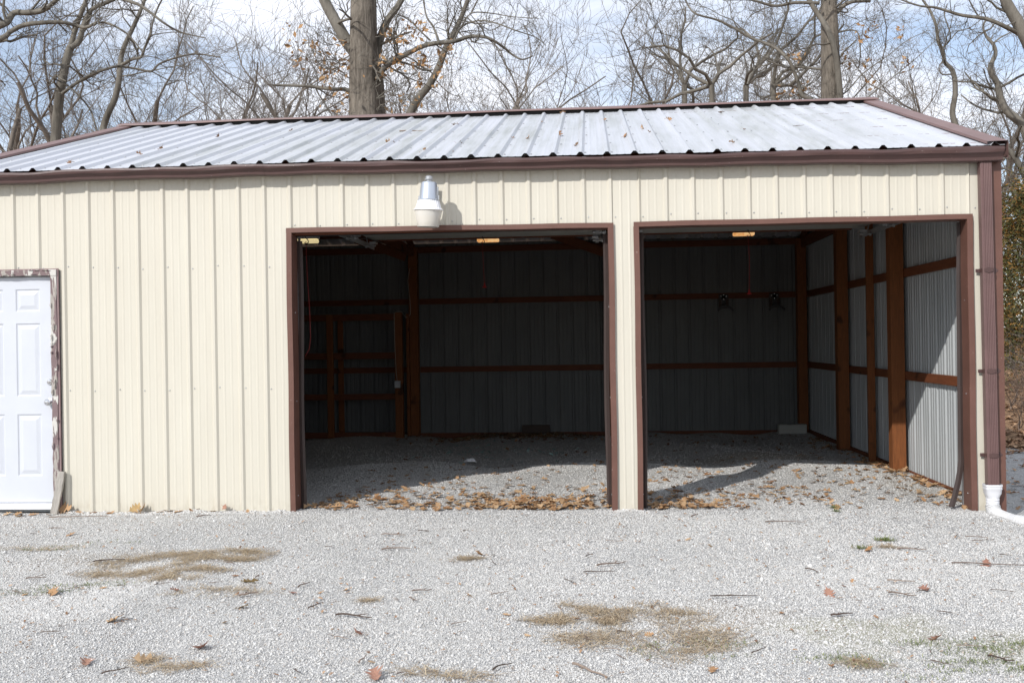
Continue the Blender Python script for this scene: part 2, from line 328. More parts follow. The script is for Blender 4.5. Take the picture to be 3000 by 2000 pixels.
def sheet(name, x0, x1, y0, y1, nx, ny, mat, zf, label=None, kind='structure', smooth=True):
    xs = np.linspace(x0, x1, nx); ys = np.linspace(y0, y1, ny); X, Y = np.meshgrid(xs, ys); Z = zf(X, Y)
    V = np.stack([X.ravel(), Y.ravel(), Z.ravel()], 1); i = np.arange((nx-1)*(ny-1)); r = i//(nx-1); c = i % (nx-1); a = r*nx+c
    o = np_mesh(name, V, np.stack([a, a+1, a+nx+1, a+nx], 1), mat, None, smooth)
    return tag(o, label, None, None, kind)
sheet('gravel_lot', -14, 13, -14, 7.6, 541, 433, GRAVEL, gz, 'pale grey crushed gravel lot running into both open bays')
sheet('ground', -500, 500, -300, 900, 60, 72, FLOOR, lambda x, y: -0.34+0*x, 'brown leaf covered ground of the woods')
def bank(x, y):
    e = 4.9+0.35*np.sin(x*1.3)+0.0*x
    return -0.14-0.35*ss(0.6, 0, y-e+0.6)+0.55*ss(0, 7, y-e)+1.3*ss(5, 40, y-e)+0.05*np.sin(3*x+2*y)
sheet('leafy_bank', 8.2, 60, 4.2, 70, 160, 160, FLOOR, lambda x, y: bank(x, y)-0.5*ss(0.4, 0, x-8.2), 'low bank covered with fallen brown leaves right of the shed')

# ------------------------------------------------------------------ the shed
XL, XR, YB, EZ = -1.16, 7.98, 7.24, 2.97
shed = empty('pole_shed', (3.4, 0, 0), 'long cream metal sided shed with white ribbed roof, brown trim and two open garage bays', 'shed')
INV = Matrix.Translation((-3.4, 0, 0))
def P(mb, name, mat, parent=None, smooth=False, label=None):
    """a part of the shed; meshes are written in world coordinates"""
    o = mb.build(name, mat, parent or shed, smooth)
    if (parent or shed) is shed: o.matrix_parent_inverse = INV.copy()
    if label: o['label'] = label
    return o
RIBX = [-1.141, -0.912, -0.684, -0.456, -0.226, 0.004, 0.232, 0.46, 0.684, 0.911, 1.134, 1.361, 1.593, 1.821, 2.051, 2.274, 2.511, 2.734, 2.961, 3.195, 3.425, 3.66, 3.892, 4.123, 4.354, 4.586, 4.813, 5.044, 5.276, 5.501, 5.735, 5.961, 6.186, 6.412, 6.632, 6.857, 7.082, 7.303, 7.521, 7.743]
def profile(u0, u1, ribs, h=0.0165, wb=0.027, wt=0.010, minor=True, mh=0.0016):
    pts = [(u0, 0)]
    for i, r in enumerate(ribs):
        seg = [(r-wb, 0), (r-wt, h), (r+wt, h), (r+wb, 0)]
        if minor:
            nxt = ribs[i+1] if i+1 < len(ribs) else r+0.2286
            for t in (0.36, 0.64):
                c = r+(nxt-r)*t; seg += [(c-0.012, 0), (c-0.004, mh), (c+0.004, mh), (c+0.012, 0)]
        for p in seg:
            if u0 < p[0] < u1: pts.append(p)
    pts.append((u1, 0)); return sorted(pts)
# front wall, one sheet per area between the openings
w = MB()
def fz(x, top): return top
for (x0, x1, z0, z1) in [(XL, -0.90, -0.05, EZ), (-0.90, -0.035, 2.135, EZ), (-0.035, 2.02, -0.05, EZ), (2.02, 4.83, 2.42, EZ), (4.83, 5.04, -0.05, EZ), (5.04, 7.745, 2.415, EZ), (7.745, XR, -0.13, EZ)]:
    rb = [r for r in RIBX if x0+0.001 < r < x1-0.001 and not (4.8 < r < 5.06 and z0 < 1)]
    pr = profile(x0, x1, rb if rb else [])
    if 4.8 < x0 < 4.9: pr = sorted(pr+[(c+d_, h_) for c in (4.90, 4.97) for d_, h_ in ((-0.012, 0), (-0.004, 0.003), (0.004, 0.003), (0.012, 0))])
    zs = [z0, z1] if z1-z0 < 1 else list(np.linspace(z0, z1, 9))
    w.sweep(pr, zs, lambda z, a, b: (a, -b, z))
w.mi = 1
for r in RIBX:                                                     # screw heads
    for z, x0, x1 in ((1.07, -0.03, 2.02), (2.13, -0.03, 2.02), (2.30, -9, -9), (2.475, 2.03, 7.9), (2.15, -0.9, -0.05)):
        c = r+0.040
        if x0 < c < x1 and not (z == 2.15 and c > -0.1): zz = z+random.uniform(-0.012, 0.012)+(0.0 if z != 2.13 else 0.03*ss(0.7, 0, c)); w.lathe([(0.0065, 0), (0.0065, 0.003), (0.0035, 0.006), (0.0, 0.0065)], (0, 0, 0), 6); n_ = 24; w.v[-n_:] = [(c+p[0], -0.0005-p[2], zz+p[1]) for p in w.v[-n_:]]
P(w, 'wall', [CREAM, STEEL])
# back and side walls
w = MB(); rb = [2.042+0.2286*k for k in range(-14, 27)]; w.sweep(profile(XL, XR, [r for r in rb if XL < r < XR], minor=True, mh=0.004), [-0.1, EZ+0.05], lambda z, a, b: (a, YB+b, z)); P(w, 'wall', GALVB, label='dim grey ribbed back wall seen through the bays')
roofz = lambda y: 2.968+(3.62-abs(y-3.62)+0.1)*0.3312
for X, sg in ((7.955, 1), (XL+0.02, -1)):
    w = MB(); rb = [0.10+0.2286*k for k in range(0, 32)]
    ys = [a for a, b in profile(0.0, YB, rb)]
    w.sweep(profile(0.0, YB, rb, minor=True, mh=0.007), [0, 1], lambda t, a, b: (X+sg*b, a, -0.1+t*(roofz(a)-0.03+0.1))); P(w, 'wall', GALV, label='galvanised ribbed side wall with sun across its front' if sg > 0 else None)
for (x0, x1) in ((XL, 1.9), (4.86, 5.02), (7.80, XR-0.04)): w = MB(); w.box(x0+0.01, x1, 0.022, 0.026, 0, EZ-0.05); P(w, 'wall_lining', GALV)
# roof sheet
RSL = (4.20-2.968)/(3.62+0.10)
def roof_pt(x, h, y): e = float(np.interp(x, [-1.2, 2, 3.7, 5.5, 7.1, 8], [2.997, 3.0, 2.995, 2.978, 2.965, 2.962])); q = abs(y-3.62)/3.72; return (x, y, 4.20-(4.20-e)*q+h)
ROOFX = [-1.127, -0.899, -0.672, -0.445, -0.211, 0.019, 0.242, 0.468, 0.692, 0.921, 1.147, 1.371, 1.598, 1.823, 2.048, 2.274, 2.503, 2.73, 2.954, 3.188, 3.419, 3.648, 3.876, 4.106, 4.338, 4.567, 4.788, 5.017, 5.245, 5.469, 5.695, 5.92, 6.143, 6.366, 6.587, 6.806, 7.029, 7.251, 7.469, 7.686, 7.91]
rp_ = MB(); pr = profile(XL-0.02, XR+0.01, ROOFX, h=0.026, wb=0.034, wt=0.011)
rp_.sweep(pr, [-0.105, 0.6, 1.3, 2.0, 2.7, 3.3, 3.60], lambda y, a, b: roof_pt(a, b+0.0012*math.sin(a*9+y*5), y)); rp_.sweep(pr, [3.64, 5, YB+0.1], lambda y, a, b: roof_pt(a, b, y)); 
rp_.mi = 1
for y in (0.02, 0.62, 1.24, 1.86, 2.48, 3.10):
    for r in ROOFX:
        for dx in (0.045,):
            c = (r+dx+random.uniform(-.006, .006), y+random.uniform(-.02, .02)); z = roof_pt(c[0], 0, c[1])[2]
            rp_.lathe([(0.009, 0), (0.009, 0.004), (0.004, 0.008), (0, 0.0085)], (c[0], c[1], z), 6)
roof = P(rp_, 'roof', [ROOF, STEEL]); 
# purlins + trusses under the roof
for y in (0.1, 0.72, 1.34, 1.96, 2.58, 3.2, 4.0, 4.7, 5.4, 6.1, 6.8): w = MB(); z = roof_pt(8, 0, y)[2]; w.box(XL+0.03, XR-0.05, y-0.045, y+0.045, z-0.055, z-0.012); P(w, 'purlin', WOODH)
for X in (1.83, 4.94, 7.86, XL+0.1):
    w = MB(); w.beam((X, 0.05, roof_pt(0, 0, .05)[2]-0.14), (X, 3.60, roof_pt(0, 0, 3.6)[2]-0.14), 0.04, 0.14); w.beam((X, 7.15, roof_pt(0, 0, 7.15)[2]-0.14), (X, 3.64, roof_pt(0, 0, 3.64)[2]-0.14), 0.04, 0.14)
    w.beam((X, 0.05, 2.88), (X, 7.2, 2.88), 0.042, 0.14); w.beam((X+0.003, 1.8, 2.95), (X+0.003, 3.62, 3.95), 0.036, 0.09); w.beam((X+0.003, 5.4, 2.95), (X+0.003, 3.62, 3.95), 0.036, 0.09)
    if X < 7: w.beam((X-0.10, 7.05, 2.80), (X-0.9, 7.05, 3.1), 0.04, 0.14)
    P(w, 'truss', WOODY)
# ridge cap, rake trim
w = MB(); zr = 4.20+0.026
for sg in (-1, 1):
    w.sweep([(0.0, 0.045), (0.17, -0.010), (0.172, -0.022)], np.linspace(XL-0.03, XR+0.032, 24), lambda x, a, b: (x, 3.62+sg*a, zr-0.012+b+0.006*math.sin(x*2.1)*(a/0.17)))
P(w, 'ridge_cap', RIDGE)
w = MB(); w.box(XL, XR, 3.50, 3.52, zr-0.075, zr-0.02); P(w, 'closure_strip', BLACK)
for X, sg in ((XR, 1), (XL, -1)):
    for (ya, yb) in ((-0.11, 3.62), (YB+0.1, 3.62)):
        w = MB(); prf = [(-0.135, 0.012), (-0.133, 0.034), (0.027, 0.036), (0.030, 0.030), (0.030, -0.10), (0.015, -0.105)]
        w.sweep(prf, np.linspace(ya, yb, 7), lambda y, a, b: (X+sg*a, y, roof_pt(X, 0, y)[2]+b)); P(w, 'rake_trim', RIDGE)
# gutter (K style), sagging a little towards the downspout
def gzf(x):
    xs = [-1.3, -0.47, 1.85, 1.9, 2.55, 5.4, 7.92, 8.1]; zs = [2.888, 2.893, 2.899, 2.893, 2.890, 2.868, 2.829, 2.827]
    return float(np.interp(x, xs, zs))+0.0035*math.sin(x*3.3)+0.0022*math.sin(x*8.7)
w = MB(); prf = [(-0.035, 0.105), (-0.035, 0.0), (-0.110, 0.0), (-0.118, 0.006), (-0.120, 0.028), (-0.135, 0.046), (-0.150, 0.060), (-0.155, 0.080), (-0.153, 0.100), (-0.140, 0.104), (-0.136, 0.098), (-0.147, 0.092), (-0.148, 0.080), (-0.128, 0.044), (-0.112, 0.026), (-0.108, 0.004), (-0.040, 0.004), (-0.037, 0.105)]
xs = np.linspace(XL-0.04, XR-0.018, 160)
def gpt(x, a, b):
    k_ = 0.004*math.sin(x*5.1)+0.003*math.sin(x*13+1) if b > 0.07 and a < -0.12 else 0.002*math.sin(x*4)
    return (x, a*1.03+k_*0.7, gzf(x)+b*float(np.interp(x, [0.7, 5.4, 7.3], [0.86, 0.86, 1.1]))+k_)
w.sweep(prf, xs, gpt)
for X in (XL-0.04, XR-0.018): w.add([gpt(X, a, b) for a, b in prf[:12]], [tuple(range(12))])
gut = P(w, 'gutter', GUTTER)
for x in (1.853, 4.97):                                            # seams
    w = MB(); w.sweep([(a-0.002 if a < -0.05 else a, b-0.001) for a, b in prf[1:10]], [x-0.016, x+0.016], gpt); P(w, 'seam', GUTTER, gut)
for x in list(np.arange(-0.9, 8.0, 0.61)):
    w = MB(); w.box(x-0.010, x+0.010, -0.148, -0.036, gzf(x)+0.078, gzf(x)+0.084); P(w, 'hanger', STEEL, gut)
w = MB(); w.box(XL, XR, -0.034, -0.020, 2.90, 2.965); P(w, 'fascia', CREAM)
# corner trim
for X, sg in ((XR, 1), (XL, -1)):
    w = MB(); w.sweep([(-0.105, -0.021), (-0.105, -0.026), (0.004, -0.027), (0.005, 0.10), (0.0, 0.10)], [-0.13, 0.7, 1.4, 2.1, 2.90], lambda z, a, b: (X+sg*a, b, z)); P(w, 'corner_trim', BROWN)
# opening trims: header + jambs
def opening(xa, xb, ztl, ztr):
    lab = None
    w = MB(); th = 0.038
    hz = lambda x: ztl+(ztr-ztl)*(x-xa)/(xb-xa)+0.0018*math.sin(x*6)
    w.sweep([(-0.018, 0.004), (-0.026, 0.002), (-0.027, -th), (-0.024, -th-0.002), (0.15, -th-0.001)], np.linspace(xa, xb, 22), lambda x, a, b: (x, a, hz(x)+b)); P(w, 'header_trim', BROWN)
    w = MB(); w.box(xa+0.04, xb-0.04, 0.085, 0.10, 2.3835, 2.41); P(w, 'top_seal', BLACK)
    w = MB(); w.box(xa-0.08, xb+0.08, 0.030, 0.068, 2.39, 2.64); w.box(xa-0.08, xb+0.08, 0.105, 0.143, 2.395, 2.64); P(w, 'header_beam', WOODH)
    for X, sg in ((xa, 1), (xb, -1)):
        w = MB(); lean = 0.018 if sg > 0 else 0.012
        prj = [(0.0, -0.019), (-0.001, -0.027), (0.045, -0.028), (0.047, -0.024), (0.047, 0.145)]
        zz = list(np.linspace(-0.04, ztl-th, 14))
        w.sweep(prj, zz, lambda z, a, b: (X+sg*a+0.0022*math.sin(z*5+X), b, z)); P(w, 'jamb_trim', BROWN)
        for z in (0.13, 0.95, 1.72): w = MB(); w.lathe([(0.006, 0), (0.005, 0.004), (0, 0.005)], (0, 0, 0), 6); w.v[-18:] = [(X+sg*(0.047)+sg*p[2]+0.001, 0.05+p[0], z+p[1]) for p in w.v[-18:]]; P(w, 'screw', STEEL)
        w = MB(); w.box(min(X+sg*-0.03, X+sg*0.040), max(X+sg*-0.03, X+sg*0.040), 0.03, 0.143, -0.1, 2.385); P(w, 'post', WOODV)
opening(2.02, 4.835, 2.447, 2.421); opening(5.003, 7.755, 2.424, 2.417)
# rubber side seals
def seal(X, sg, curl=False):
    w = MB(); zz = list(np.linspace(2.35, 0.0, 26)); pts = []
    for z in zz:
        dx = 0.006*math.sin(z*3.1+X); dy = 0.0
        if curl:
            dx += 0.016*math.sin(z*1.7)+0.010; 
            k_ = max(0, 0.42-z)/0.42; dx += 0.125*k_**1.5; dy = -0.10*k_
        pts.append(Vector((X+sg*dx, 0.13+dy, z+ (0.02 if curl else 0))))
    wd = 0.045
    n = len(pts); vs = []
    for p in pts: vs += [p, p+Vector((sg*wd*0.62, -0.010, 0)), p+Vector((sg*wd, 0.012, 0)), p+Vector((sg*wd*0.6, 0.004, 0)), p+Vector((0, 0.012, 0))]
    fs = [(i*5+k, i*5+(k+1) % 5, (i+1)*5+(k+1) % 5, (i+1)*5+k) for i in range(n-1) for k in range(5)]+[(0, 1, 2, 3, 4), tuple((n-1)*5+k for k in range(5))]
    w.add(vs, fs); P(w, 'door_seal', SEAL, label='dark rubber side seal peeling off and curling at the floor' if curl else None)
seal(2.068, 1); seal(4.787, -1); seal(5.051, 1); seal(7.735, -1, True)
# posts
for (x0, x1, y0, y1) in [(1.76, 1.90, 7.05, 7.19), (4.84, 4.98, 7.05, 7.19), (7.775, 7.915, 7.05, 7.19), (-1.1, -0.96, 7.05, 7.19), (7.775, 7.915, 2.32, 2.46), (7.775, 7.915, 4.60, 4.75), (7.83, 7.915, 3.43, 3.47), (-1.1, -0.96, 2.4, 2.54), (-1.1, -0.96, 4.8, 4.94)]:
    w = MB(); w.box(x0, x1, y0, y1, -0.1, 2.95, 0.004); P(w, 'post', WOODV)
# girts
for z in (1.015, 2.095):
    for xa, xb in ((-1.13, 1.755), (1.905, 4.835), (4.985, 7.77)):
        w = MB(); w.box(xa, xb, YB-0.045, YB-0.004, z-0.043, z+0.045, 0.003); P(w, 'girt', WOODH)
    w = MB(); w.box(7.916, 7.952, 0.15, 7.15, z-0.045, z+0.045, 0.003); P(w, 'girt', WOODY)
    w = MB(); w.box(-1.138, -1.102, 0.15, 7.15, z-0.045, z+0.045, 0.003); P(w, 'girt', WOODY)
w = MB(); w.box(-1.13, 7.9, YB-0.048, YB-0.004, 2.87, 2.965, 0.003); P(w, 'top_plate', WOODH)
w = MB(); w.box(-1.13, 7.77, YB-0.044, YB-0.002, -0.12, 0.005); P(w, 'skirt_board', WOODH)
w = MB(); w.box(7.918, 7.952, 0.15, 7.2, -0.12, 0.02); P(w, 'skirt_board', WOODY)
# stud partition in the back left corner
pa = empty('partition', (0, 0, 0)); pa.parent = shed; pa.matrix_parent_inverse = INV.copy()
for z0, z1 in ((1.80, 1.90), (1.205, 1.305), (0.575, 0.665), (-0.02, 0.07)):
    w = MB(); w.box(-0.9, 1.60, 6.72, 6.758, z0, z1, 0.003); P(w, 'rail', WOODH, pa)
for x0, x1, y0, y1 in ((0.53, 0.63, 6.68, 6.718), (0.58, 0.668, 7.16, 7.19), (-0.5, -0.4, 6.68, 6.718), (1.60, 1.72, 6.66, 6.75)):
    w = MB(); w.box(x0, x1, y0, y1, -0.04, 1.90 if x0 < 1.5 else 1.915, 0.003); P(w, 'stud', WOODV, pa)
w = MB(); w.box(1.73, 1.775, 6.95, 7.04, -0.04, 1.9); P(w, 'stud', WOODV, pa)
w = MB(); w.box(1.60, 1.69, 6.615, 6.657, 0.755, 0.865, 0.006)
for k_ in range(4): w.box(1.615+k_*0.018, 1.621+k_*0.018, 6.610, 6.6145, 0.765, 0.855)
P(w, 'outlet_box', STEEL, pa)
w = MB()
cp = [(1.79, 7.03, 2.62), (1.755, 7.03, 2.42), (1.785, 7.03, 2.1), (1.79, 7.03, 1.90), (1.77, 7.03, 1.86), (1.74, 6.9, 1.84), (1.72, 6.64, 1.93), (1.64, 6.64, 1.925), (1.608, 6.64, 1.90), (1.612, 6.64, 1.4), (1.625, 6.64, 1.0), (1.64, 6.635, 0.86)]
w.tube(cp, 0.004, 6); P(w, 'cable', WIRE, pa)
# raised sectional doors
for xa, xb in ((2.09, 4.77), (5.07, 7.69)):
    od = empty('overhead_door', (0, 0, 0)); od.parent = shed; od.matrix_parent_inverse = INV.copy()
    for k_ in range(4):
        w = MB(); y0 = 0.62+k_*0.615; w.box(xa, xb, y0, y0+0.605, 2.655, 2.695, 0.004)
        P(w, 'door_panel', DOORG, od)
    w = MB(); w.box(xa+0.15, xb-0.1, 3.09, 3.13, 2.643, 2.690, 0.003); P(w, 'wooden_rail', WOODH, od)
    w = MB(); w.box(xa+0.02, xb-0.02, 0.60, 0.617, 2.615, 2.655); P(w, 'bottom_seal', BLACK, od)
    for X, sg in ((xa-0.025, 1), (xb+0.025, -1)):
        w = MB(); tp = [(X, 0.17, 0.0), (X, 0.17, 1.0), (X, 0.17, 2.20)]+[(X, 0.17+0.36*(1-math.cos(a)), 2.20+0.37*math.sin(a)) for a in np.linspace(0.2, PI/2, 6)]+[(X, 1.5, 2.575), (X, 3.25, 2.585)]
        for a, b in zip(tp[:-1], tp[1:]): w.beam(a, b, 0.004, 0.055, (0, 1, 0.01) if abs(a[1]-b[1]) < .3 else (0, 0, 1)) 
        P(w, 'track', STEEL, od)
        for y in (2.75, 1.9):
            w = MB(); c = X+sg*0.07
            w.box(min(c, c+sg*0.07), max(c, c+sg*0.07), y-0.06, y+0.06, 2.575, 2.598)
            for q in range(3): w.box(c+sg*0.012*q-0.003, c+sg*0.012*q+0.003, y-0.04, y+0.04, 2.53, 2.575)
            w.tube([(X-sg*0.0, y, 2.555), (c+sg*0.06, y, 2.555)], 0.008, 8); w.tube([(X+sg*0.01, y, 2.555), (X+sg*0.03, y, 2.555)], 0.022, 12); P(w, 'roller_bracket', STEEL, od)
        w = MB(); w.beam((X-sg*0.02, 3.0, 2.58), (X-sg*0.02, 3.0, 3.7), 0.03, 0.004); w.beam((X-sg*0.02, 3.0, 2.60), (X-sg*0.02, 2.3, 3.6), 0.004, 0.03); P(w, 'hanger', STEEL, od)
# downspout with straps
ds = MB(); sec = []
x0, x1, y0, y1 = -0.045, 0.045, -0.100, -0.032
nfl = 5; fx = np.linspace(x0+0.022, x1-0.004, nfl*2+1)
sec = [(x0, y1), (x0, y0+0.006), (x0+0.008, y0)]+[(float(x), y0+(0.004 if i % 2 else 0.0)) for i, x in enumerate(fx)]+[(x1, y0+0.006), (x1, y1)]
dsx = lambda z: 7.838+0.022*(2.8-z)/2.6*1.0
ds.sweep(sec, [0.20, 0.8, 1.5, 2.2, 2.84], lambda z, a, b: (dsx(z)+a, b, z), True)
dso = P(ds, 'downspout', DOWNP)
for z in (1.955, 1.137, 0.455):
    w = MB(); c = dsx(z); yy = -0.1045
    w.sweep([(0, -0.018), (0, 0.018)], [0, 1, 2, 3, 4, 5, 6, 7], lambda i, a, b: ([(c-0.078), (c-0.050), (c-0.046), (c-0.03), (c), (c+0.03), (c+0.046), (c+0.0485)][i], [-0.030, -0.032, -0.09, yy, yy, yy, yy+0.006, -0.033][i], z+b*([0.75, 0.8, 0.9, 0.75, 1.15, 0.8, 0.9, 0.8][i])))
    w.add([(c+0.049, -0.0315, z-0.015), (c+0.08, -0.0315, z-0.022), (c+0.103, -0.0315, z), (c+0.08, -0.0315, z+0.022), (c+0.049, -0.0315, z+0.015)], [(0, 1, 2, 3, 4)])
    w.lathe([(0.006, 0), (0.005, 0.004), (0, 0.005)], (0, 0, 0), 6); w.v[-18:] = [(c+0.077+p[0], -0.033-p[2], z+p[1]) for p in w.v[-18:]]
    w.lathe([(0.006, 0), (0.005, 0.004), (0, 0.005)], (0, 0, 0), 6); w.v[-18:] = [(c-0.068+p[0], -0.033-p[2], z+p[1]) for p in w.v[-18:]]
    P(w, 'strap', GUTTER, dso)
# walk door
dx0, dx1, dz0, dz1 = -0.905, -0.105, 0.083, 2.075
door = MB()
PAN = [(x, z) for x in ((-0.455, -0.230), (-0.795, -0.570)) for z in ((1.773, 1.971), (1.022, 1.668), (0.317, 0.864))]
xs_ = sorted({dx0, dx1, *[v for p in PAN for v in p[0]]}); zs_ = sorted({dz0, dz1, *[v for p in PAN for v in p[1]]})
for i in range(len(xs_)-1):
    for j in range(len(zs_)-1):
        a, b, c_, d_ = xs_[i], xs_[i+1], zs_[j], zs_[j+1]
        if ((a, b), (c_, d_)) in PAN:
            rings = [(0, 0.012), (0.010, 0.0195), (0.018, 0.020), (0.024, 0.0185), (0.028, 0.0180), (0.050, 0.0125), (0.054, 0.0122)]
            vs = []
            for o_, y in rings: vs += [(a+o_, y, c_+o_), (b-o_, y, c_+o_), (b-o_, y, d_-o_), (a+o_, y, d_-o_)]
            fs = [(k*4+q, k*4+(q+1) % 4, (k+1)*4+(q+1) % 4, (k+1)*4+q) for k in range(len(rings)-1) for q in range(4)]+[tuple((len(rings)-1)*4+q for q in range(4))]
            door.add(vs, fs)
        else: door.add([(a, 0.012, c_), (b, 0.012, c_), (b, 0.012, d_), (a, 0.012, d_)], [(0, 1, 2, 3)])
door.box(dx0, dx1, 0.0275, 0.05, dz0, dz1)
door.v = [v for v in door.v]
do = P(door, 'door', DOORW, label='white six panel walk door beside the closed wall')
for nm, z, r in (('deadbolt', 1.148, 0.027), ('knob', 0.97, 0.030)):
    w = MB(); prf = [(0, 0.0), (r*1.05, 0.0), (r*1.05, 0.005), (r*0.55, 0.010), (r*0.5, 0.028), (r*0.95, 0.042), (r*0.98, 0.055), (r*0.6, 0.066), (0, 0.068)] if nm == 'knob' else [(0, 0), (r, 0), (r, 0.008), (r*0.75, 0.016), (r*0.4, 0.017), (r*0.35, 0.022), (0, 0.022)]
    w.lathe(prf, (0, 0, 0), 20); w.v = [(-0.148+p[0], 0.012-p[2], z+p[1]) for p in w.v]; P(w, nm, CHROME, do, True)
df = MB()
def rough_board(mb, x0, x1, y0, y1, z0, z1, n=28, jag=0.003):
    vert = (z1-z0) > (x1-x0); L0, L1 = (z0, z1) if vert else (x0, x1); W0, W1 = (x0, x1) if vert else (z0, z1)
    us = np.linspace(L0, L1, n)
    js = [[random.uniform(-jag, jag) for _ in range(4)] for _ in us]
    vs = []
    for u, j in zip(us, js):
        for (w_, y), jj in zip(((W0, y0), (W1, y0), (W1, y1), (W0, y1)), j): vs.append((w_+jj, y+jj*0.6, u) if vert else (u, y+jj*0.6, w_+jj))
    fs = [(i*4+k, i*4+(k+1) % 4, (i+1)*4+(k+1) % 4, (i+1)*4+k) for i in range(n-1) for k in range(4)]+[(0, 1, 2, 3), tuple((n-1)*4+k for k in range(4))]
    mb.add(vs, fs)
rough_board(df, -0.104, -0.052, -0.038, 0.02, 0.02, 2.085); rough_board(df, -0.97, -0.048, -0.042, 0.02, 2.086, 2.136)
rough_board(df, -0.97, -0.906, -0.038, 0.02, 0.02, 2.085)
for k_ in range(26):                                               # curls of paint standing off the boards
    if k_ < 17: x = random.choice([-0.103, -0.06, -0.08]); z = random.uniform(0.5, 2.05)
    else: x = random.uniform(-0.9, -0.1); z = random.choice([2.09, 2.125])
    h = random.uniform(0.02, 0.07) if k_ < 17 else random.uniform(0.008, 0.016); w_ = random.uniform(0.006, 0.014) if k_ < 17 else random.uniform(0.02, 0.06)
    df.add([(x, -0.040, z), (x+w_, -0.045, z+0.003), (x+w_*0.9, -0.056, z+h*0.6), (x+w_*1.1, -0.050, z+h), (x, -0.046, z+h*0.95), (x-0.003, -0.05, z+h*0.5)], [(0, 1, 2, 5), (5, 2, 3, 4)])
P(df, 'door_frame', PEEL, label='door frame with cracked and peeling mauve and white paint')
w = MB(); w.sweep([(-0.051, -0.020), (-0.051, -0.030), (-0.036, -0.030), (-0.033, -0.020)], [0, 1.0, 2.14], lambda z, a, b: (a, b, z)); w.box(-0.97, -0.034, -0.030, -0.02, 2.138, 2.146); P(w, 'jamb_trim', brown('faded_mauve_trim', (0.26, 0.18, 0.18)))
w = MB(); w.box(-0.93, -0.104, -0.045, 0.0, 0.028, 0.060, 0.004); w.box(-0.92, -0.105, -0.030, 0.011, 0.0605, 0.078, 0.003); P(w, 'threshold', REFL)

# ------------------------------------------------------------------ yard lamp
lamp = empty('yard_lamp', (3.297, -0.245, 2.40), 'grey and white dusk to dawn yard lamp hanging under the gutter', 'lamp')
def LP(prof, name, mat, n=40, flute=None, smooth=True):
    w = MB(); w.lathe(prof, (0, 0, 0), n, flute); o = w.build(name, mat, lamp, smooth); return o
LP([(0.0, 0.005), (0.060, 0.003), (0.088, 0.000), (0.092, 0.006), (0.098, 0.06), (0.112, 0.125), (0.114, 0.140)], 'lens', LENS)
LP([(0.114, 0.140), (0.124, 0.138), (0.123, 0.146), (0.108, 0.152), (0.104, 0.160), (0.088, 0.218), (0.080, 0.222)], 'reflector', REFL, 64, (3, 5, 0.022), False)
LP([(0.080, 0.220), (0.091, 0.220), (0.091, 0.227), (0.080, 0.232), (0.078, 0.24), (0.066, 0.36), (0.058, 0.370), (0.025, 0.374)], 'housing', ALU)
LP([(0.022, 0.374), (0.026, 0.376), (0.026, 0.388), (0.036, 0.389), (0.037, 0.396), (0.032, 0.399), (0.032, 0.415), (0.026, 0.421), (0.0, 0.422)], 'photocell', STEEL, 14)
w = MB(); w.box(0.075, 0.088, -0.012, 0.012, 0.205, 0.262); w.build('latch', STEEL, lamp); w = MB(); w.box(-0.086, -0.076, -0.01, 0.01, 0.222, 0.255); w.build('latch', STEEL, lamp)
w = MB(); w.tube([(0.0, 0.05, 0.30), (0, 0.14, 0.30), (0, 0.222, 0.30)], 0.019, 12); w.box(-0.045, 0.045, 0.213, 0.223, 0.24, 0.36, 0.003); w.build('bracket', ALU, lamp)
lamp.rotation_euler = (math.radians(2), math.radians(2.5), 0)

# ------------------------------------------------------------------ things inside and beside the shed
def simple(mb, name, mat, label, cat, group=None, loc=None, smooth=False, kind=None):
    o = mb.build(name, mat, None, smooth); tag(o, label, cat, group, kind)
    if loc: 
        o.data.transform(Matrix.Translation([-c for c in loc])); o.location = loc
    return o
def strip_light(x0, x1, y, z, lit, label):
    r = empty('strip_light', ((x0+x1)/2, y, z), label, 'light', 'strip lights hanging in the open bays'); w_ = (x1-x0)/2
    w = MB(); w.box(-w_, w_, -0.07, 0.07, 0.05, 0.085, 0.004); w.build('housing', REFL, r)
    w = MB(); w.box(-w_*0.985, w_*0.985, -0.055, 0.055, -0.005, 0.048, 0.012); w.build('diffuser', lit, r)
    for q in (-.8, .8): w = MB(); w.tube([(w_*q, 0, 0.085), (w_*q, 0, 0.3)], 0.003, 5); w.build('chain', STEEL, r)
strip_light(-0.05, 0.90, 5.0, 2.845, LITW, 'cream lit strip light at the top left of the left bay')
strip_light(3.10, 3.40, 5.0, 2.80, LITA, 'short amber lit light high in the middle of the left bay')
strip_light(6.53, 6.81, 5.0, 2.80, LITA, 'short amber lit light half hidden by the raised door of the right bay')
def cord(pts, label, handle=True):
    p0 = pts[0]; r = empty('pull_cord', p0, label, 'cord', 'red pull cords of the raised doors'); rel = [tuple(np.array(p)-np.array(p0)) for p in pts]
    w = MB(); w.tube(rel, 0.0035, 6); w.build('rope', REDR, r)
    w = MB(); w.tube([(0, 0, 0.08), (0, 0, 0.03), (0.02, 0, 0.012), (0.025, 0, -0.012), (0.0, 0, -0.026), (-0.014, 0, -0.012)], 0.0045, 6); w.build('hook', DARKM, r)
    if handle: e = rel[-1]; w = MB(); w.lathe([(0, 0.03), (0.006, 0.028), (0.010, 0.0), (0.026, -0.018), (0.026, -0.026), (0, -0.03)], e, 10); w.build('handle', REDP, r)
cord([(2.005, 0.62, 2.40), (2.012, 0.62, 2.1), (2.03, 0.62, 1.75), (2.035, 0.62, 1.5), (2.02, 0.62, 1.40), (1.98, 0.62, 1.33)], 'long slack red cord hanging inside the left jamb of the left bay', False)
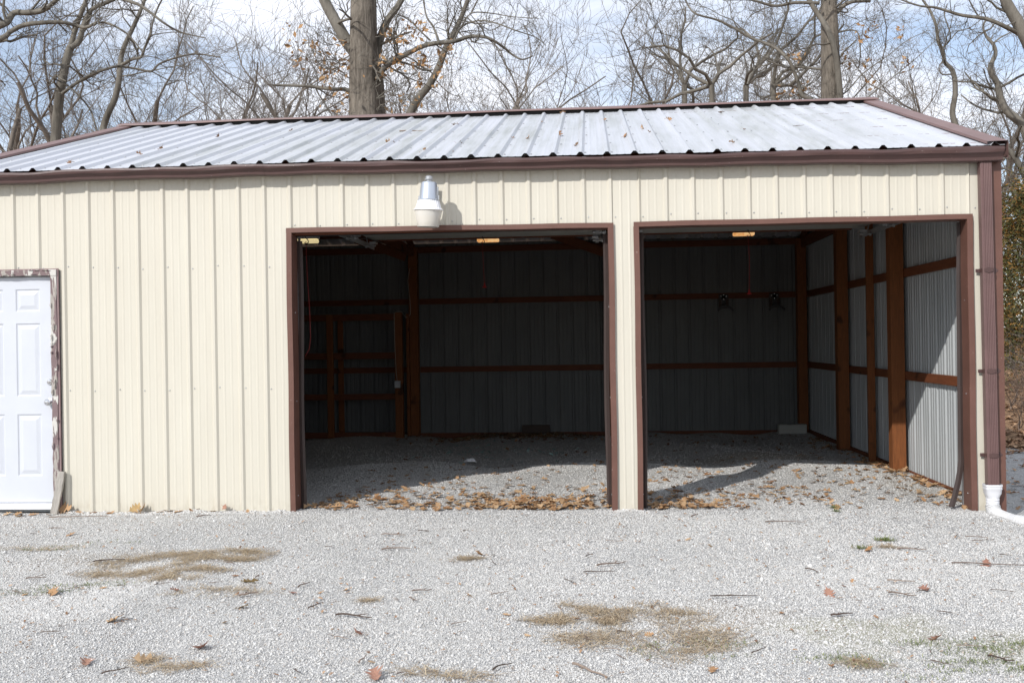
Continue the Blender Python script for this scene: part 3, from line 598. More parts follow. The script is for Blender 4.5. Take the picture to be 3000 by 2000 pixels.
cord([(3.397, 2.95, 2.60), (3.403, 2.95, 2.35), (3.413, 2.95, 2.09)], 'short red cord with handle hanging in the middle of the left bay')
cord([(6.41, 2.95, 2.60), (6.42, 2.95, 2.3), (6.412, 2.95, 1.955)], 'red cord with handle hanging above the wall hooks of the right bay')
for X, lab in ((6.677, 'dark curved yoke hook on the back wall, nearer the middle of the right bay'), (7.447, 'dark curved yoke hook on the back wall, nearer the corner post')):
    r = empty('wall_hook', (X, 7.19, 2.06), lab, 'hook', 'yoke hooks on the back wall of the right bay')
    w = MB(); w.box(-0.075, 0.075, -0.03, 0.0, -0.16, 0.06, 0.003); w.build('backing_board', DARKW, r)
    w = MB(); w.box(-0.03, 0.03, -0.045, -0.031, -0.14, 0.06); w.box(-0.06, 0.06, -0.045, -0.031, -0.02, 0.045); w.beam((0, -0.04, -0.12), (0, -0.22, -0.13), 0.06, 0.02); w.build('bracket', DARKM, r)
    w = MB(); a = np.linspace(-1.05, 1.05, 13); vs = []
    for t in a: vs += [(0.15*math.sin(t), -0.20, -0.27+0.15*math.cos(t)), (0.15*math.sin(t), -0.24, -0.27+0.15*math.cos(t)), (0.125*math.sin(t), -0.24, -0.27+0.125*math.cos(t)-0.012), (0.125*math.sin(t), -0.20, -0.27+0.125*math.cos(t)-0.012)]
    w.add(vs, [(i*4+k, i*4+(k+1) % 4, (i+1)*4+(k+1) % 4, (i+1)*4+k) for i in range(12) for k in range(4)]+[(0, 1, 2, 3), (48, 49, 50, 51)]); w.build('yoke', DARKM, r)
    for bx, bz in ((0, 0.05), (-0.04, 0.028), (0.04, 0.028), (0, -0.015)):
        w = MB(); w.lathe([(0.008, 0), (0.007, 0.005), (0, 0.006)], (0, 0, 0), 8); w.v = [(bx+p[0], -0.0455-p[2], bz+p[1]) for p in w.v]; w.build('bolt', CHROME, r)
w = MB(); w.box(7.44, 7.86, 6.92, 7.06, -0.05, 0.115, 0.008); simple(w, 'concrete_block', FOAM, 'pale flat block lying against the back corner of the right bay', 'block', loc=(7.65, 6.99, -0.04))
w = MB(); w.box(3.52, 3.955, 7.10, 7.18, -0.05, 0.125, 0.004); simple(w, 'wooden_crate', DARKW, 'dark wooden box against the back wall of the left bay', 'box', loc=(3.73, 7.14, -0.04))
w = MB(); rough_board(w, -0.030, 0.030, -0.012, 0.012, 0.0, 0.37, 14, 0.003)
o = simple(w, 'board_scrap', OLDW, 'grey splintered board leaning on the foot of the door frame', 'board'); o.location = (-0.062, -0.105, 0.0); o.rotation_euler = (math.radians(-9), math.radians(7), 0)
# drain pipe
dp = empty('drain_pipe', (7.858, -0.07, 0.0), 'white corrugated plastic drain pipe bending away below the downspout', 'pipe')
w = MB()
def sq(t, r, p=4):
    a = 2*PI*t; c, s_ = math.cos(a), math.sin(a); k_ = (abs(c)**p+abs(s_)**p)**(-1/p); return r*c*k_, r*s_*k_
secs = [(0.222, 0.062, 5), (0.222, 0.068, 5), (0.205, 0.068, 5), (0.202, 0.064, 5), (0.185, 0.066, 5), (0.180, 0.063, 5), (0.150, 0.061, 4.5), (0.125, 0.052, 2.6), (0.108, 0.050, 2), (0.104, 0.052, 2), (0.092, 0.052, 2), (0.088, 0.048, 2), (0.082, 0.051, 2), (0.070, 0.051, 2), (0.066, 0.048, 2), (0.060, 0.051, 2), (0.030, 0.052, 2)]
vs = []; nn = 28
for z, r, p_ in secs:
    for k_ in range(nn):
        a, b = sq(k_/nn, r, p_); vs.append((a, b*(0.85 if p_ > 3 else 1), z))
w.add(vs, [(i*nn+k_, i*nn+(k_+1) % nn, (i+1)*nn+(k_+1) % nn, (i+1)*nn+k_) for i in range(len(secs)-1) for k_ in range(nn)])
w.build('adapter', PVC, dp, True)
ctl = [Vector(p) for p in ((0.0, 0, 0.05), (-0.002, -0.02, 0.015), (0.002, -0.07, -0.014), (0.018, -0.15, -0.026), (0.045, -0.24, -0.032), (0.085, -0.32, -0.034), (0.16, -0.39, -0.034), (0.4, -0.46, -0.034), (1.2, -0.40, -0.034))]
def cat(ps, n):
    out = []
    for i in range(len(ps)-1):
        a, b, c_, d_ = ps[max(i-1, 0)], ps[i], ps[i+1], ps[min(i+2, len(ps)-1)]
        L_ = (c_-b).length; m_ = max(2, int(L_/n))
        for k_ in range(m_):
            t = k_/m_; out.append(0.5*((2*b)+(c_-a)*t+(2*a-5*b+4*c_-d_)*t*t+(3*b-a-3*c_+d_)*t**3))
    out.append(ps[-1]); return out
pp = cat(ctl, 0.0042); w = MB(); smoothseg = lambda i: 62 < i < 78
w.tube(pp, [0.056 if smoothseg(i) else (0.058 if (i//2) % 2 else 0.052) for i in range(len(pp))], 20); w.build('pipe', PVCD, dp)

# ------------------------------------------------------------------ loose gravel (nobody could count it)
def stones(n, x0, x1, y0, y1, smin, smax, seed, keep=None):
    r = np.random.default_rng(seed); x = r.uniform(x0, x1, n); y = r.uniform(y0, y1, n)
    # keep a few mottled bare areas
    q = 0.5+0.5*np.sin(x*2.1+1.3*np.sin(y*1.7))*np.sin(y*2.6+1.1*np.sin(x*1.3)); k_ = r.uniform(0, 1, n) < 0.55+0.45*q
    if keep is not None: k_ &= keep(x, y)
    x = x[k_]; y = y[k_]; n = len(x); s_ = r.uniform(smin, smax, n)*(1+0.7*(r.uniform(0, 1, n) > 0.93))
    O = np.array([[1, 0, 0], [0, 1, 0], [-1, 0, 0], [0, -1, 0], [0.15, 0.1, 0.75], [0, 0, -0.5]]); Fc = np.array([[0, 1, 4], [1, 2, 4], [2, 3, 4], [3, 0, 4], [1, 0, 5], [2, 1, 5], [3, 2, 5], [0, 3, 5]])
    V = O[None]*(s_[:, None, None])*r.uniform(0.6, 1.25, (n, 6, 1)); V[:, :, 1] *= r.uniform(0.55, 1, n)[:, None]; V += r.normal(0, 0.12, V.shape)*s_[:, None, None]
    a = r.uniform(0, 2*PI, n); c_, s2 = np.cos(a)[:, None], np.sin(a)[:, None]; X = V[:, :, 0]*c_-V[:, :, 1]*s2; Y = V[:, :, 0]*s2+V[:, :, 1]*c_
    tl = r.normal(0, 0.25, n)[:, None]; Z = V[:, :, 2]+X*tl
    V = np.stack([X+x[:, None], Y+y[:, None], Z+gz(x, y)[:, None]+s_[:, None]*0.15], 2).reshape(-1, 3)
    return V, (Fc[None]+(np.arange(n)*6)[:, None, None]).reshape(-1, 3)
A = [stones(250000, 1.2, 8.2, -4.6, -2.0, 0.003, 0.0066, 1), stones(170000, -0.9, 8.4, -2.0, -0.02, 0.0035, 0.0068, 2), stones(100000, 1.9, 7.9, -0.02, 3.2, 0.0035, 0.0068, 3), stones(30000, -0.4, 1.95, 0.05, 3.2, 0.0035, 0.0068, 10), stones(60000, -0.3, 2, -3.4, -2.0, 0.0032, 0.0066, 4), stones(14000, 8.1, 13, -1.0, 6.0, 0.006, 0.010, 5), stones(26000, -1, 7.9, 2.5, 7.1, 0.0045, 0.008, 6), stones(1600, -0.9, 8.2, -4.6, -0.1, 0.009, 0.015, 7), stones(4200, -0.05, 2.05, -0.14, -0.02, 0.005, 0.0115, 8), stones(700, 4.8, 5.1, -0.12, -0.02, 0.005, 0.010, 9)]
off = 0; VV = []; FF = []
for v_, f_ in A: VV.append(v_); FF.append(f_+off); off += len(v_)
tag(np_mesh('gravel', np.concatenate(VV), np.concatenate(FF), STONE), 'loose crushed stones lying all over the lot and bay floors', 'gravel', None, 'stuff')

# ------------------------------------------------------------------ leaves
def leaf_mesh(seed, mat, curl):
    r = random.Random(seed); n = 9; half = []
    for i in range(n+1):
        t = i/n; env = 0.40*math.sin(PI*min(1, t*0.93+0.04))**0.75
        wv = env*(0.30 if i % 2 else 1.0)*r.uniform(0.85, 1.15)
        half.append((t+(0.05 if i % 2 == 0 else -0.02), wv))
    half[0] = (0, 0.02); half[-1] = (1.02, 0.03)
    mb = MB(); vs = []
    cx = r.uniform(0.2, 0.9)*curl; tw = r.uniform(-0.5, 0.5)*curl
    def P3(u, v):
        z = 0.30*curl*(u-0.5)**2+cx*v*v*1.5+tw*(u-0.5)*v+0.035*math.sin(u*13+seed)*curl+0.03
        return (u-0.5, v, z)
    for (u, wv) in half: vs += [P3(u, -wv*r.uniform(0.9, 1.1)), P3(u, -wv*0.35), P3(u-0.02, 0), P3(u, wv*0.35), P3(u, wv*r.uniform(0.9, 1.1))]
    mb.add(vs, [(i*5+k, i*5+k+1, (i+1)*5+k+1, (i+1)*5+k) for i in range(n) for k in range(4)])
    mb.add([P3(-0.22, -0.008), P3(-0.22, 0.008), P3(0.03, 0.012), P3(0.03, -0.012)], [(0, 1, 2, 3)])
    me = bpy.data.meshes.new('oak_leaf'); me.from_pydata(mb.v, [], mb.f); me.update(); me.materials.append(mat)
    return me
LM = [leaf_mesh(i, OAKL, 0.2+0.09*i) for i in range(8)]; LMD = [leaf_mesh(30+i, LITTER, 1.2) for i in range(3)]; LMP = leaf_mesh(21, OAKL2, 0.7); LMR = leaf_mesh(22, OAKR, 1.0)
def put_leaf(me, x, y, s_, label, group, z=None, tilt=0.28, yaw=None):
    o = bpy.data.objects.new('oak_leaf', me); COL.objects.link(o)
    zz = float(gz(x, y)) if z is None else z
    o.location = (x, y, zz+0.006+0.02*s_); o.rotation_euler = (random.gauss(0, tilt), random.gauss(0, tilt), random.uniform(0, 2*PI) if yaw is None else yaw); o.scale = (s_, s_, s_)
    return tag(o, label, 'leaf', group)
def onground(px, py):
    d = FW + RT*(px-1500)/F - UP*(py-1000)/F
    t = -CAM[2]/d[2]; return CAM+t*d
nL = 0
HERO = [(728, 1714, 0.15, 'P', 'pale tan curled oak leaf standing just above a black stick on the left gravel'), (155, 1737, 0.16, 'O', 'long tan curled leaf on the gravel below the walk door'), (590, 1905, 0.14, 'R', 'red brown oak leaf lying nearest the middle left foreground'),
        (335, 1825, 0.13, 'O', 'pinkish tan leaf on the gravel at lower left'), (425, 1938, 0.15, 'O', 'crumpled tan leaf beside matted straw in the left foreground'), (250, 1946, 0.11, 'R', 'rolled brown leaf near the bottom left corner'),
        (710, 1787, 0.10, 'P', 'small yellow tan leaf below the black stick'), (1405, 1622, 0.13, 'O', 'tan leaf resting on a little straw tuft before the left bay'), (1045, 1862, 0.12, 'R', 'pinkish brown flat leaf in the central foreground'),
        (2430, 1752, 0.11, 'R', 'pink brown oak leaf alone on the right foreground gravel'), (2890, 1653, 0.11, 'R', 'brown leaf lying over a long thin twig at far right'), (2740, 1878, 0.10, 'R', 'pale pink leaf near the mossy right foreground'),
        (2545, 1615, 0.13, 'O', 'orange brown leaf beside green weeds on the right gravel'), (233, 1487, 0.16, 'O', 'big crumpled leaf standing against the wall beside the walk door'), (440, 1493, 0.14, 'O', 'brown leaf standing at the wall foot between walk door and left bay'),
        (408, 1496, 0.12, 'P', 'pale leaf propped at the wall foot between walk door and left bay'), (660, 1500, 0.09, 'R', 'small red brown leaf propped at the wall near the left bay'), (207, 1558, 0.10, 'O', 'curled leaf on the gravel in front of the wall corner by the door'),
        (2710, 1737, 0.10, 'R', 'small brown leaf right of the black sticks in the right foreground'), (1100, 1993, 0.13, 'R', 'leaf cut by the bottom edge of the picture'), (515, 1742, 0.08, 'R', 'little pink brown leaf between the straw patch and the black stick'), (857, 1742, 0.07, 'R', 'little pink leaf right of the black stick')]
for px, py, s_, k_, lab in HERO:
    g_ = onground(px, py); put_leaf({'P': LMP, 'O': random.choice(LM[4:]), 'R': LMR}[k_], g_[0], min(g_[1], -0.04), s_*0.85, lab, None, tilt=0.35); nL += 1
    if py < 1503: _o = bpy.context.scene.collection.objects[-1]; _o.rotation_euler[0] = 1.0; _o.location.z += 0.03; _o.scale = (s_, s_, s_)
def scatter(n, fx, label, group, smin=0.07, smax=0.13, tilt=0.28, meshes=None, zj=0.0):
    global nL
    for _ in range(n):
        x, y = fx(); put_leaf(random.choice(meshes or LM), x, y, random.uniform(smin, smax), label, group, float(gz(x, y))+random.uniform(0, zj), tilt); nL += 1
def band1():
    if random.random() < 0.38: return random.gauss(4.05, 0.40), abs(random.gauss(0.15, 0.30))+0.04
    return random.uniform(2.15, 4.7), abs(random.gauss(0.15, 0.38))+0.04
def clampx(f, a, b):
    def g_():
        while True:
            x, y = f()
            if a < x < b: return x, y
    return g_
scatter(118, clampx(band1, 2.13, 4.75), 'one of the tan oak leaves blown into the drift across the left bay threshold', 'leaf drift across the left bay threshold', 0.06, 0.14, 0.16)
scatter(14, lambda: (random.uniform(2.2, 4.7), random.uniform(0.7, 4.0)), 'one of the scattered dry leaves deeper inside the left bay', 'leaves scattered inside the left bay', 0.06, 0.10)
scatter(28, clampx(lambda: (random.gauss(5.45, 0.25), abs(random.gauss(0.1, 0.3))+0.04), 5.12, 6.2), 'one of the tan leaves heaped beside the post at the left of the right bay', 'leaf heap at the left of the right bay', 0.06, 0.13, 0.18)
def wallrun():
    y = random.uniform(0.06, 3.0); return 7.88-abs(random.gauss(0, 0.10+0.10*max(0, 1-y))), y
scatter(42, wallrun, 'one of the brown leaves gathered along the galvanised side wall', 'leaves gathered along the side wall', zj=0.02)
scatter(18, lambda: (random.uniform(5.3, 7.8), random.uniform(0.1, 3.6)), 'one of the loose dry leaves on the right bay floor', 'leaves scattered inside the right bay', 0.06, 0.10)
scatter(16, lambda: (random.uniform(-0.04, 1.95), -0.05-abs(random.gauss(0, 0.04))), 'one of the small leaves at the foot of the cream wall', 'leaves at the foot of the cream wall', 0.05, 0.09)
scatter(8, lambda: (random.uniform(-0.75, -0.1), -0.07-abs(random.gauss(0, 0.05))), 'one of the leaves lying along the walk door threshold', 'leaves along the walk door threshold', 0.06, 0.10)
def frontg():
    g_ = onground(random.uniform(30, 2970), random.uniform(1540, 1985)); return g_[0], g_[1]
scatter(20, frontg, 'one of the small brown leaf bits scattered over the open gravel', 'small leaves scattered over the open gravel', 0.035, 0.065)
scatter(6, lambda: (random.uniform(7.93, 8.2), random.uniform(-0.42, -0.15)), 'one of the leaves caught under the white drain pipe', 'leaves caught around the drain pipe', 0.06, 0.10)
# crushed litter: dark leaves at the back wall and on the bank
def litter(name, n, fx, smin, smax, mat, label, zf, seed=3):
    r = np.random.default_rng(seed); xy = np.array([fx(r) for _ in range(n)]); n = len(xy); s_ = r.uniform(smin, smax, n)
    ol = np.array([[-0.5, 0], [-0.3, 0.22], [-0.12, 0.10], [0.05, 0.30], [0.2, 0.12], [0.45, 0.05], [0.22, -0.14], [0.05, -0.28], [-0.12, -0.12], [-0.3, -0.22]])
    a = r.uniform(0, 2*PI, n); k_ = len(ol); c_, s2 = np.cos(a)[:, None], np.sin(a)[:, None]
    X = (ol[None, :, 0]*c_-ol[None, :, 1]*s2)*s_[:, None]; Y = (ol[None, :, 0]*s2+ol[None, :, 1]*c_)*s_[:, None]
    t1, t2 = r.normal(0, 0.18, (n, 1)), r.normal(0, 0.18, (n, 1)); Z = X*t1+Y*t2+(np.abs(ol[None, :, 1])*s_[:, None])*r.uniform(-.2, 0.9, (n, 1))
    V = np.stack([X+xy[:, :1], Y+xy[:, 1:], Z+zf(xy[:, 0], xy[:, 1])[:, None]+0.012], 2).reshape(-1, 3)
    o = np_mesh(name, V, np.arange(n*k_).reshape(n, k_), mat); return tag(o, label, 'leaf litter', None, 'stuff')
litter('leaf_litter', 850, lambda r: (r.normal(3.4, 0.7), 7.12-abs(r.normal(0, 0.45))), 0.05, 0.10, LITTER, 'dark crushed leaf litter piled along the back wall of the left bay', gz, 3)
litter('leaf_litter', 170, lambda r: (r.uniform(5.2, 7.7), r.uniform(2.4, 6.9)), 0.04, 0.09, LITTER, 'crushed leaf litter in the shade at the back of the right bay', gz, 4)
litter('leaf_litter', 9000, lambda r: (r.uniform(8.6, 24), 5.0+r.exponential(5.0)), 0.08, 0.16, LITTER, 'brown fallen leaves covering the bank right of the shed', lambda x, y: np.maximum(bank(x, y), -0.13), 5)
litter('leaf_litter', 420, lambda r: (r.uniform(8.3, 12), r.uniform(0.4, 5.0)), 0.06, 0.12, LITTER, 'thin leaf litter on the shaded gravel behind the drain pipe', gz, 6)
litter('leaf_litter', 480, lambda r: (r.uniform(2.12, 4.76) if r.uniform() < 0.6 else min(4.76, r.normal(4.1, 0.4)), 0.04+abs(r.normal(0.1, 0.55))), 0.04, 0.12, OAKL, 'broken tan leaf bits filling the drift across the left bay threshold', gz, 11)
litter('leaf_litter', 220, lambda r: (min(7.9, 7.86-abs(r.normal(0, 0.12))), r.uniform(0.05, 6.5)), 0.04, 0.10, OAKL, 'broken leaf bits along the foot of the galvanised side wall', gz, 12)
litter('leaf_litter', 160, lambda r: (5.1+abs(r.normal(0.1, 0.4)), 0.04+abs(r.normal(0.1, 0.35))), 0.04, 0.10, OAKL, 'broken leaf bits in the heap at the left of the right bay', gz, 13)
litter('leaf_litter', 1500, lambda r: (r.uniform(-0.9, 8), r.uniform(-4.3, -0.1)), 0.012, 0.034, LITTER, 'tiny crumbs of leaf and bark sprinkled over the gravel', gz, 14)
litter('leaf_litter', 300, lambda r: (r.uniform(5.1, 7.85), 0.05+abs(r.normal(0.3, 1.6))), 0.05, 0.12, OAKL, 'dry oak leaf pieces strewn thinly over the right bay floor', gz, 15)
litter('leaf_litter', 160, lambda r: (r.uniform(2.15, 4.75), 0.5+abs(r.normal(0.3, 1.8))), 0.04, 0.10, OAKL, 'dry oak leaf pieces strewn thinly over the left bay floor', gz, 16)
litter('glass_shards', 150, lambda r: (r.normal(3.25, 0.55), r.normal(4.7, 0.8)), 0.04, 0.09, GLASS, 'pale teal bits of broken glass strewn on the left bay floor', gz, 8)
w = MB(); vs = [(0.10*math.cos(a)*random.uniform(0.7, 1), 0.06*math.sin(a)*random.uniform(0.7, 1), random.uniform(0.0, 0.02)) for a in np.linspace(0, 2*PI, 11)[:-1]]; vs2 = [(x*0.5, y*0.5, 0.04+random.uniform(-.01, .015)) for x, y, z in vs]
w.add(vs+vs2+[(0, 0, 0.05)], [(i, (i+1) % 10, 10+(i+1) % 10, 10+i) for i in range(10)]+[(10+i, 10+(i+1) % 10, 20) for i in range(10)])
o = simple(w, 'crumpled_paper', REFL, 'crumpled pale scrap beside the glass bits on the left bay floor', 'scrap'); g_ = onground(1378, 1352); o.location = (g_[0], g_[1], float(gz(g_[0], g_[1])))
# ------------------------------------------------------------------ twigs
def twig_mesh(seed, n=7, fork=True):
    r = random.Random(seed); pts = [(-0.5, 0, 0)]; y = z = 0; bend = r.randint(2, 5); kk = r.choice([-1, 0, 0.4, 1.2])
    for i in range(1, n+1): y += r.uniform(-0.022, 0.022)+(0.03 if i > bend else -0.012)*kk; z = 0.012+0.015*r.random(); pts.append((-0.5+i/n, y, z))
    mb = MB(); mb.tube(pts, [0.026*(1-0.55*i/n) for i in range(n+1)], 6)
    if fork: k_ = r.randint(2, 4); p = pts[k_]; mb.tube([p, (p[0]+0.12, p[1]+0.06, p[2]+0.02), (p[0]+0.22, p[1]+0.15, p[2]+0.01)], [0.017, 0.012, 0.007], 5)
    me = bpy.data.meshes.new('twig'); me.from_pydata(mb.v, [], mb.f); me.update(); me.materials.append(TWIG); return me
TM = [twig_mesh(i, fork=i % 2 == 0) for i in range(6)]
def put_twig(px, py, ln, yaw, label, group=None, thick=1.0, z=None, Y=None, me=None):
    g_ = onground(px, py); o = bpy.data.objects.new('twig', me or random.choice(TM)); COL.objects.link(o)
    o.location = (g_[0], g_[1], float(gz(g_[0], g_[1]))+0.015); o.rotation_euler = (0, 0, yaw); o.scale = (ln, ln*thick, ln*thick); return tag(o, label, 'twig', group)
TWH = [(728, 1752, 0.11, 0.6, 'black charred stick end beside a yellow leaf, left foreground', 2.6), (2300, 1530, 0.30, -0.05, 'long straight twig before the right bay', 0.6), (2150, 1748, 0.26, 0.03, 'straight twig lying level in the right middle foreground', 0.6),
       (1155, 1568, 0.20, -0.15, 'curved grey twig before the left bay, upper of two', 0.9), (1160, 1608, 0.20, 0.25, 'thick brown twig before the left bay, lower of two', 1.2), (1728, 1970, 0.24, -0.9, 'dark bent stick at the bottom edge, right of centre', 1.1),
       (1790, 1660, 0.20, 0.45, 'forked brown twig in the middle before the centre post', 1.2), (1755, 1686, 0.19, -0.03, 'thin twig lying just below the forked one', 0.8), (2910, 1655, 0.48, -0.2, 'very long thin twig at the right edge under a leaf', 0.35),
       (2670, 1610, 0.18, -0.15, 'brown stick right of the green weeds', 1.2), (2640, 1715, 0.15, -0.3, 'dark stick, upper of two in the right foreground', 1.2), (2645, 1757, 0.15, -0.6, 'dark stick, lower of two in the right foreground', 1.3),
       (1040, 1808, 0.22, -0.2, 'brown knobbly stick in the central left foreground', 1.1), (320, 1645, 0.20, 0.4, 'thin twig touching the left end of the dead grass patch', 0.9), (105, 1697, 0.12, 0.2, 'dark twig scrap at the left edge above the long tan leaf', 1.4),
       (230, 1516, 0.5, 0.08, 'long thin twig lying along the wall beside the walk door', 0.4), (600, 1496, 0.16, 0.8, 'short twig propped near the wall foot', 0.8), (2860, 1580, 0.14, -0.2, 'small stick near the drain pipe, upper of two', 1.0), (2880, 1590, 0.18, 0.3, 'small stick near the drain pipe, lower of two', 0.7)]
for px, py, ln, yaw, lab, th in TWH: put_twig(px, py, ln, yaw, lab, None, th)
for _ in range(85): put_twig(random.uniform(40, 2960), random.uniform(1515, 1990), random.uniform(0.035, 0.12), random.uniform(-1.5, 1.5), 'one of the short twig bits scattered over the open gravel', 'short twigs scattered over the gravel', random.uniform(0.8, 2.0))
# debris on the roof
def on_roof(px, py):
    d = FW + RT*(px-1500)/F - UP*(py-1000)/F; nrm = np.array([0, -RSL, 1.0]); p0 = np.array([0, -0.10, 2.968]); t = nrm.dot(p0-CAM)/nrm.dot(d); return CAM+t*d
for px, py, ln, yaw, lab in [(1228, 387, 0.42, 0.25, 'long thin twig lying on the white roof left of centre'), (665, 420, 0.18, 0.2, 'dark twig scrap on the left half of the roof'), (2325, 372, 0.20, -0.3, 'forked twig near the right end of the roof'), (1640, 450, 0.25, 0.2, 'twig caught at the eave above the centre of the roof'), (30, 493, 0.30, 0.3, 'twig on the eave at the left edge of the picture'), (240, 480, 0.2, 0.8, 'twig sticking up at the eave left of the wall')]:
    q = on_roof(px, py); o = bpy.data.objects.new('twig', random.choice(TM)); COL.objects.link(o); o.location = q+np.array([0, 0, 0.006]); o.rotation_euler = (math.atan(RSL), 0, yaw); o.scale = (ln, ln*0.7, ln*0.7); tag(o, lab, 'twig')
for px, py in [(1145, 425), (1303, 400), (1346, 428), (1244, 455), (1320, 455), (1495, 412), (1547, 411), (1688, 433), (1636, 405), (1585, 364), (1650, 335), (1885, 380), (1833, 405), (1770, 358), (2148, 424), (2112, 335), (2183, 386), (1958, 355), (470, 446), (415, 461), (860, 441), (1095, 452), (850, 391), (640, 405), (1905, 395), (1335, 372), (200, 487)]:
    q = on_roof(px, py); o = put_leaf(random.choice(LMD), q[0], q[1], random.uniform(0.07, 0.11), 'one of the little dead leaf clumps scattered on the white roof', 'leaf clumps on the roof', q[2]+0.01, 0.5)
# ------------------------------------------------------------------ dead grass and weeds
def blades(name, spots, mat, label, kind_len=(0.05, 0.12), flat=0.12, seed=1):
    r = np.random.default_rng(seed); V = []; F_ = []; n = 0
    spots2 = []
    for (x, y, rx, ry, cnt) in spots:
        if rx > 0.15:
            for _ in range(14): f = r.uniform(0.25, 0.6); a = r.uniform(0, 2*PI); q = math.sqrt(r.uniform()); spots2.append((x+rx*q*math.cos(a), y+ry*1.5*q*math.sin(a), rx*f*0.8, ry*f*1.1, max(6, int(cnt*f*f*0.5))))
        else: spots2.append((x, y, rx, ry, cnt))
    for (x, y, rx, ry, cnt) in spots2:
        for _ in range(cnt):
            a = r.uniform(0, 2*PI); q = math.sqrt(r.uniform())*r.uniform(0.3, 1.35); bx, by = x+rx*q*math.cos(a), y+ry*q*math.sin(a); bz = float(gz(bx, by))+0.006
            h = r.uniform(0, 2*PI); ln = r.uniform(*kind_len); up = ln*flat*r.uniform(0.1, 1.2); dx, dy = math.cos(h)*ln, math.sin(h)*ln; wd = r.uniform(0.0008, 0.0018); wx, wy = -math.sin(h)*wd, math.cos(h)*wd; b = r.uniform(-.3, .3)
            V += [(bx-wx, by-wy, bz), (bx+wx, by+wy, bz), (bx+dx*.5+wx-dy*b*.5, by+dy*.5+wy+dx*b*.5, bz+up), (bx+dx*.5-wx-dy*b*.5, by+dy*.5-wy+dx*b*.5, bz+up), (bx+dx-dy*b, by+dy+dx*b, bz+up*0.6)]; n += 1
    V = np.array(V); i = np.arange(n)*5; F4 = np.stack([i, i+1, i+2, i+3], 1); F3 = np.stack([i+3, i+2, i+4, i+4], 1)
    me = MB(); me.v = [tuple(v) for v in V]; me.f = [tuple(f) for f in F4]+[tuple(f[:3]) for f in F3]; me.m = [0]*len(me.f)
    return tag(me.build(name, mat), label, 'grass', None, 'stuff')
def gp(px, py, rx, ry, n): g_ = onground(px, py); return (g_[0], g_[1], rx, ry, n)
blades('dead_grass', [gp(470, 1655, 0.42, 0.24, 1700), gp(660, 1630, 0.32, 0.14, 900), gp(550, 1688, 0.22, 0.14, 600)], STRAW, 'matted dead grass patch left of the centre on the gravel', seed=1)
blades('dead_grass', [gp(1690, 1795, 0.26, 0.15, 900), gp(1880, 1860, 0.38, 0.22, 800), gp(1930, 1795, 0.3, 0.13, 400), gp(2010, 1880, 0.25, 0.18, 350)], STRAW, 'matted dead grass patch right of the centre in the foreground', seed=2)
blades('dead_grass', [gp(430, 1935, 0.06, 0.08, 160), gp(1370, 1632, 0.12, 0.05, 220), gp(2600, 1600, 0.09, 0.06, 140), gp(1085, 1755, 0.06, 0.03, 90), gp(630, 1745, 0.3, 0.08, 160), gp(120, 1600, 0.4, 0.06, 150), gp(2530, 1950, 0.12, 0.06, 160), gp(1330, 1973, 0.25, 0.04, 130), gp(500, 1965, 0.2, 0.05, 130)], STRAW, 'small straw tufts dotted over the open gravel', seed=3)
blades('weeds', [gp(2590, 1578, 0.07, 0.05, 260), gp(2525, 1608, 0.06, 0.03, 120), gp(2443, 1490, 0.04, 0.03, 100), gp(2450, 1500, 0.04, 0.03, 80)], WEED, 'small green weeds growing in the gravel before the right bay', (0.012, 0.035), 0.8, 4)
blades('moss', [gp(2850, 1900, 0.35, 0.10, 420), gp(2700, 1960, 0.5, 0.10, 420), gp(2900, 1960, 0.3, 0.10, 300), gp(230, 1600, 0.5, 0.08, 220), gp(270, 1715, 0.35, 0.06, 260), gp(90, 1735, 0.25, 0.06, 160), gp(2050, 1905, 0.3, 0.12, 220)], WEED, 'thin green moss and grass sprouting through the foreground gravel', (0.008, 0.022), 0.7, 5)

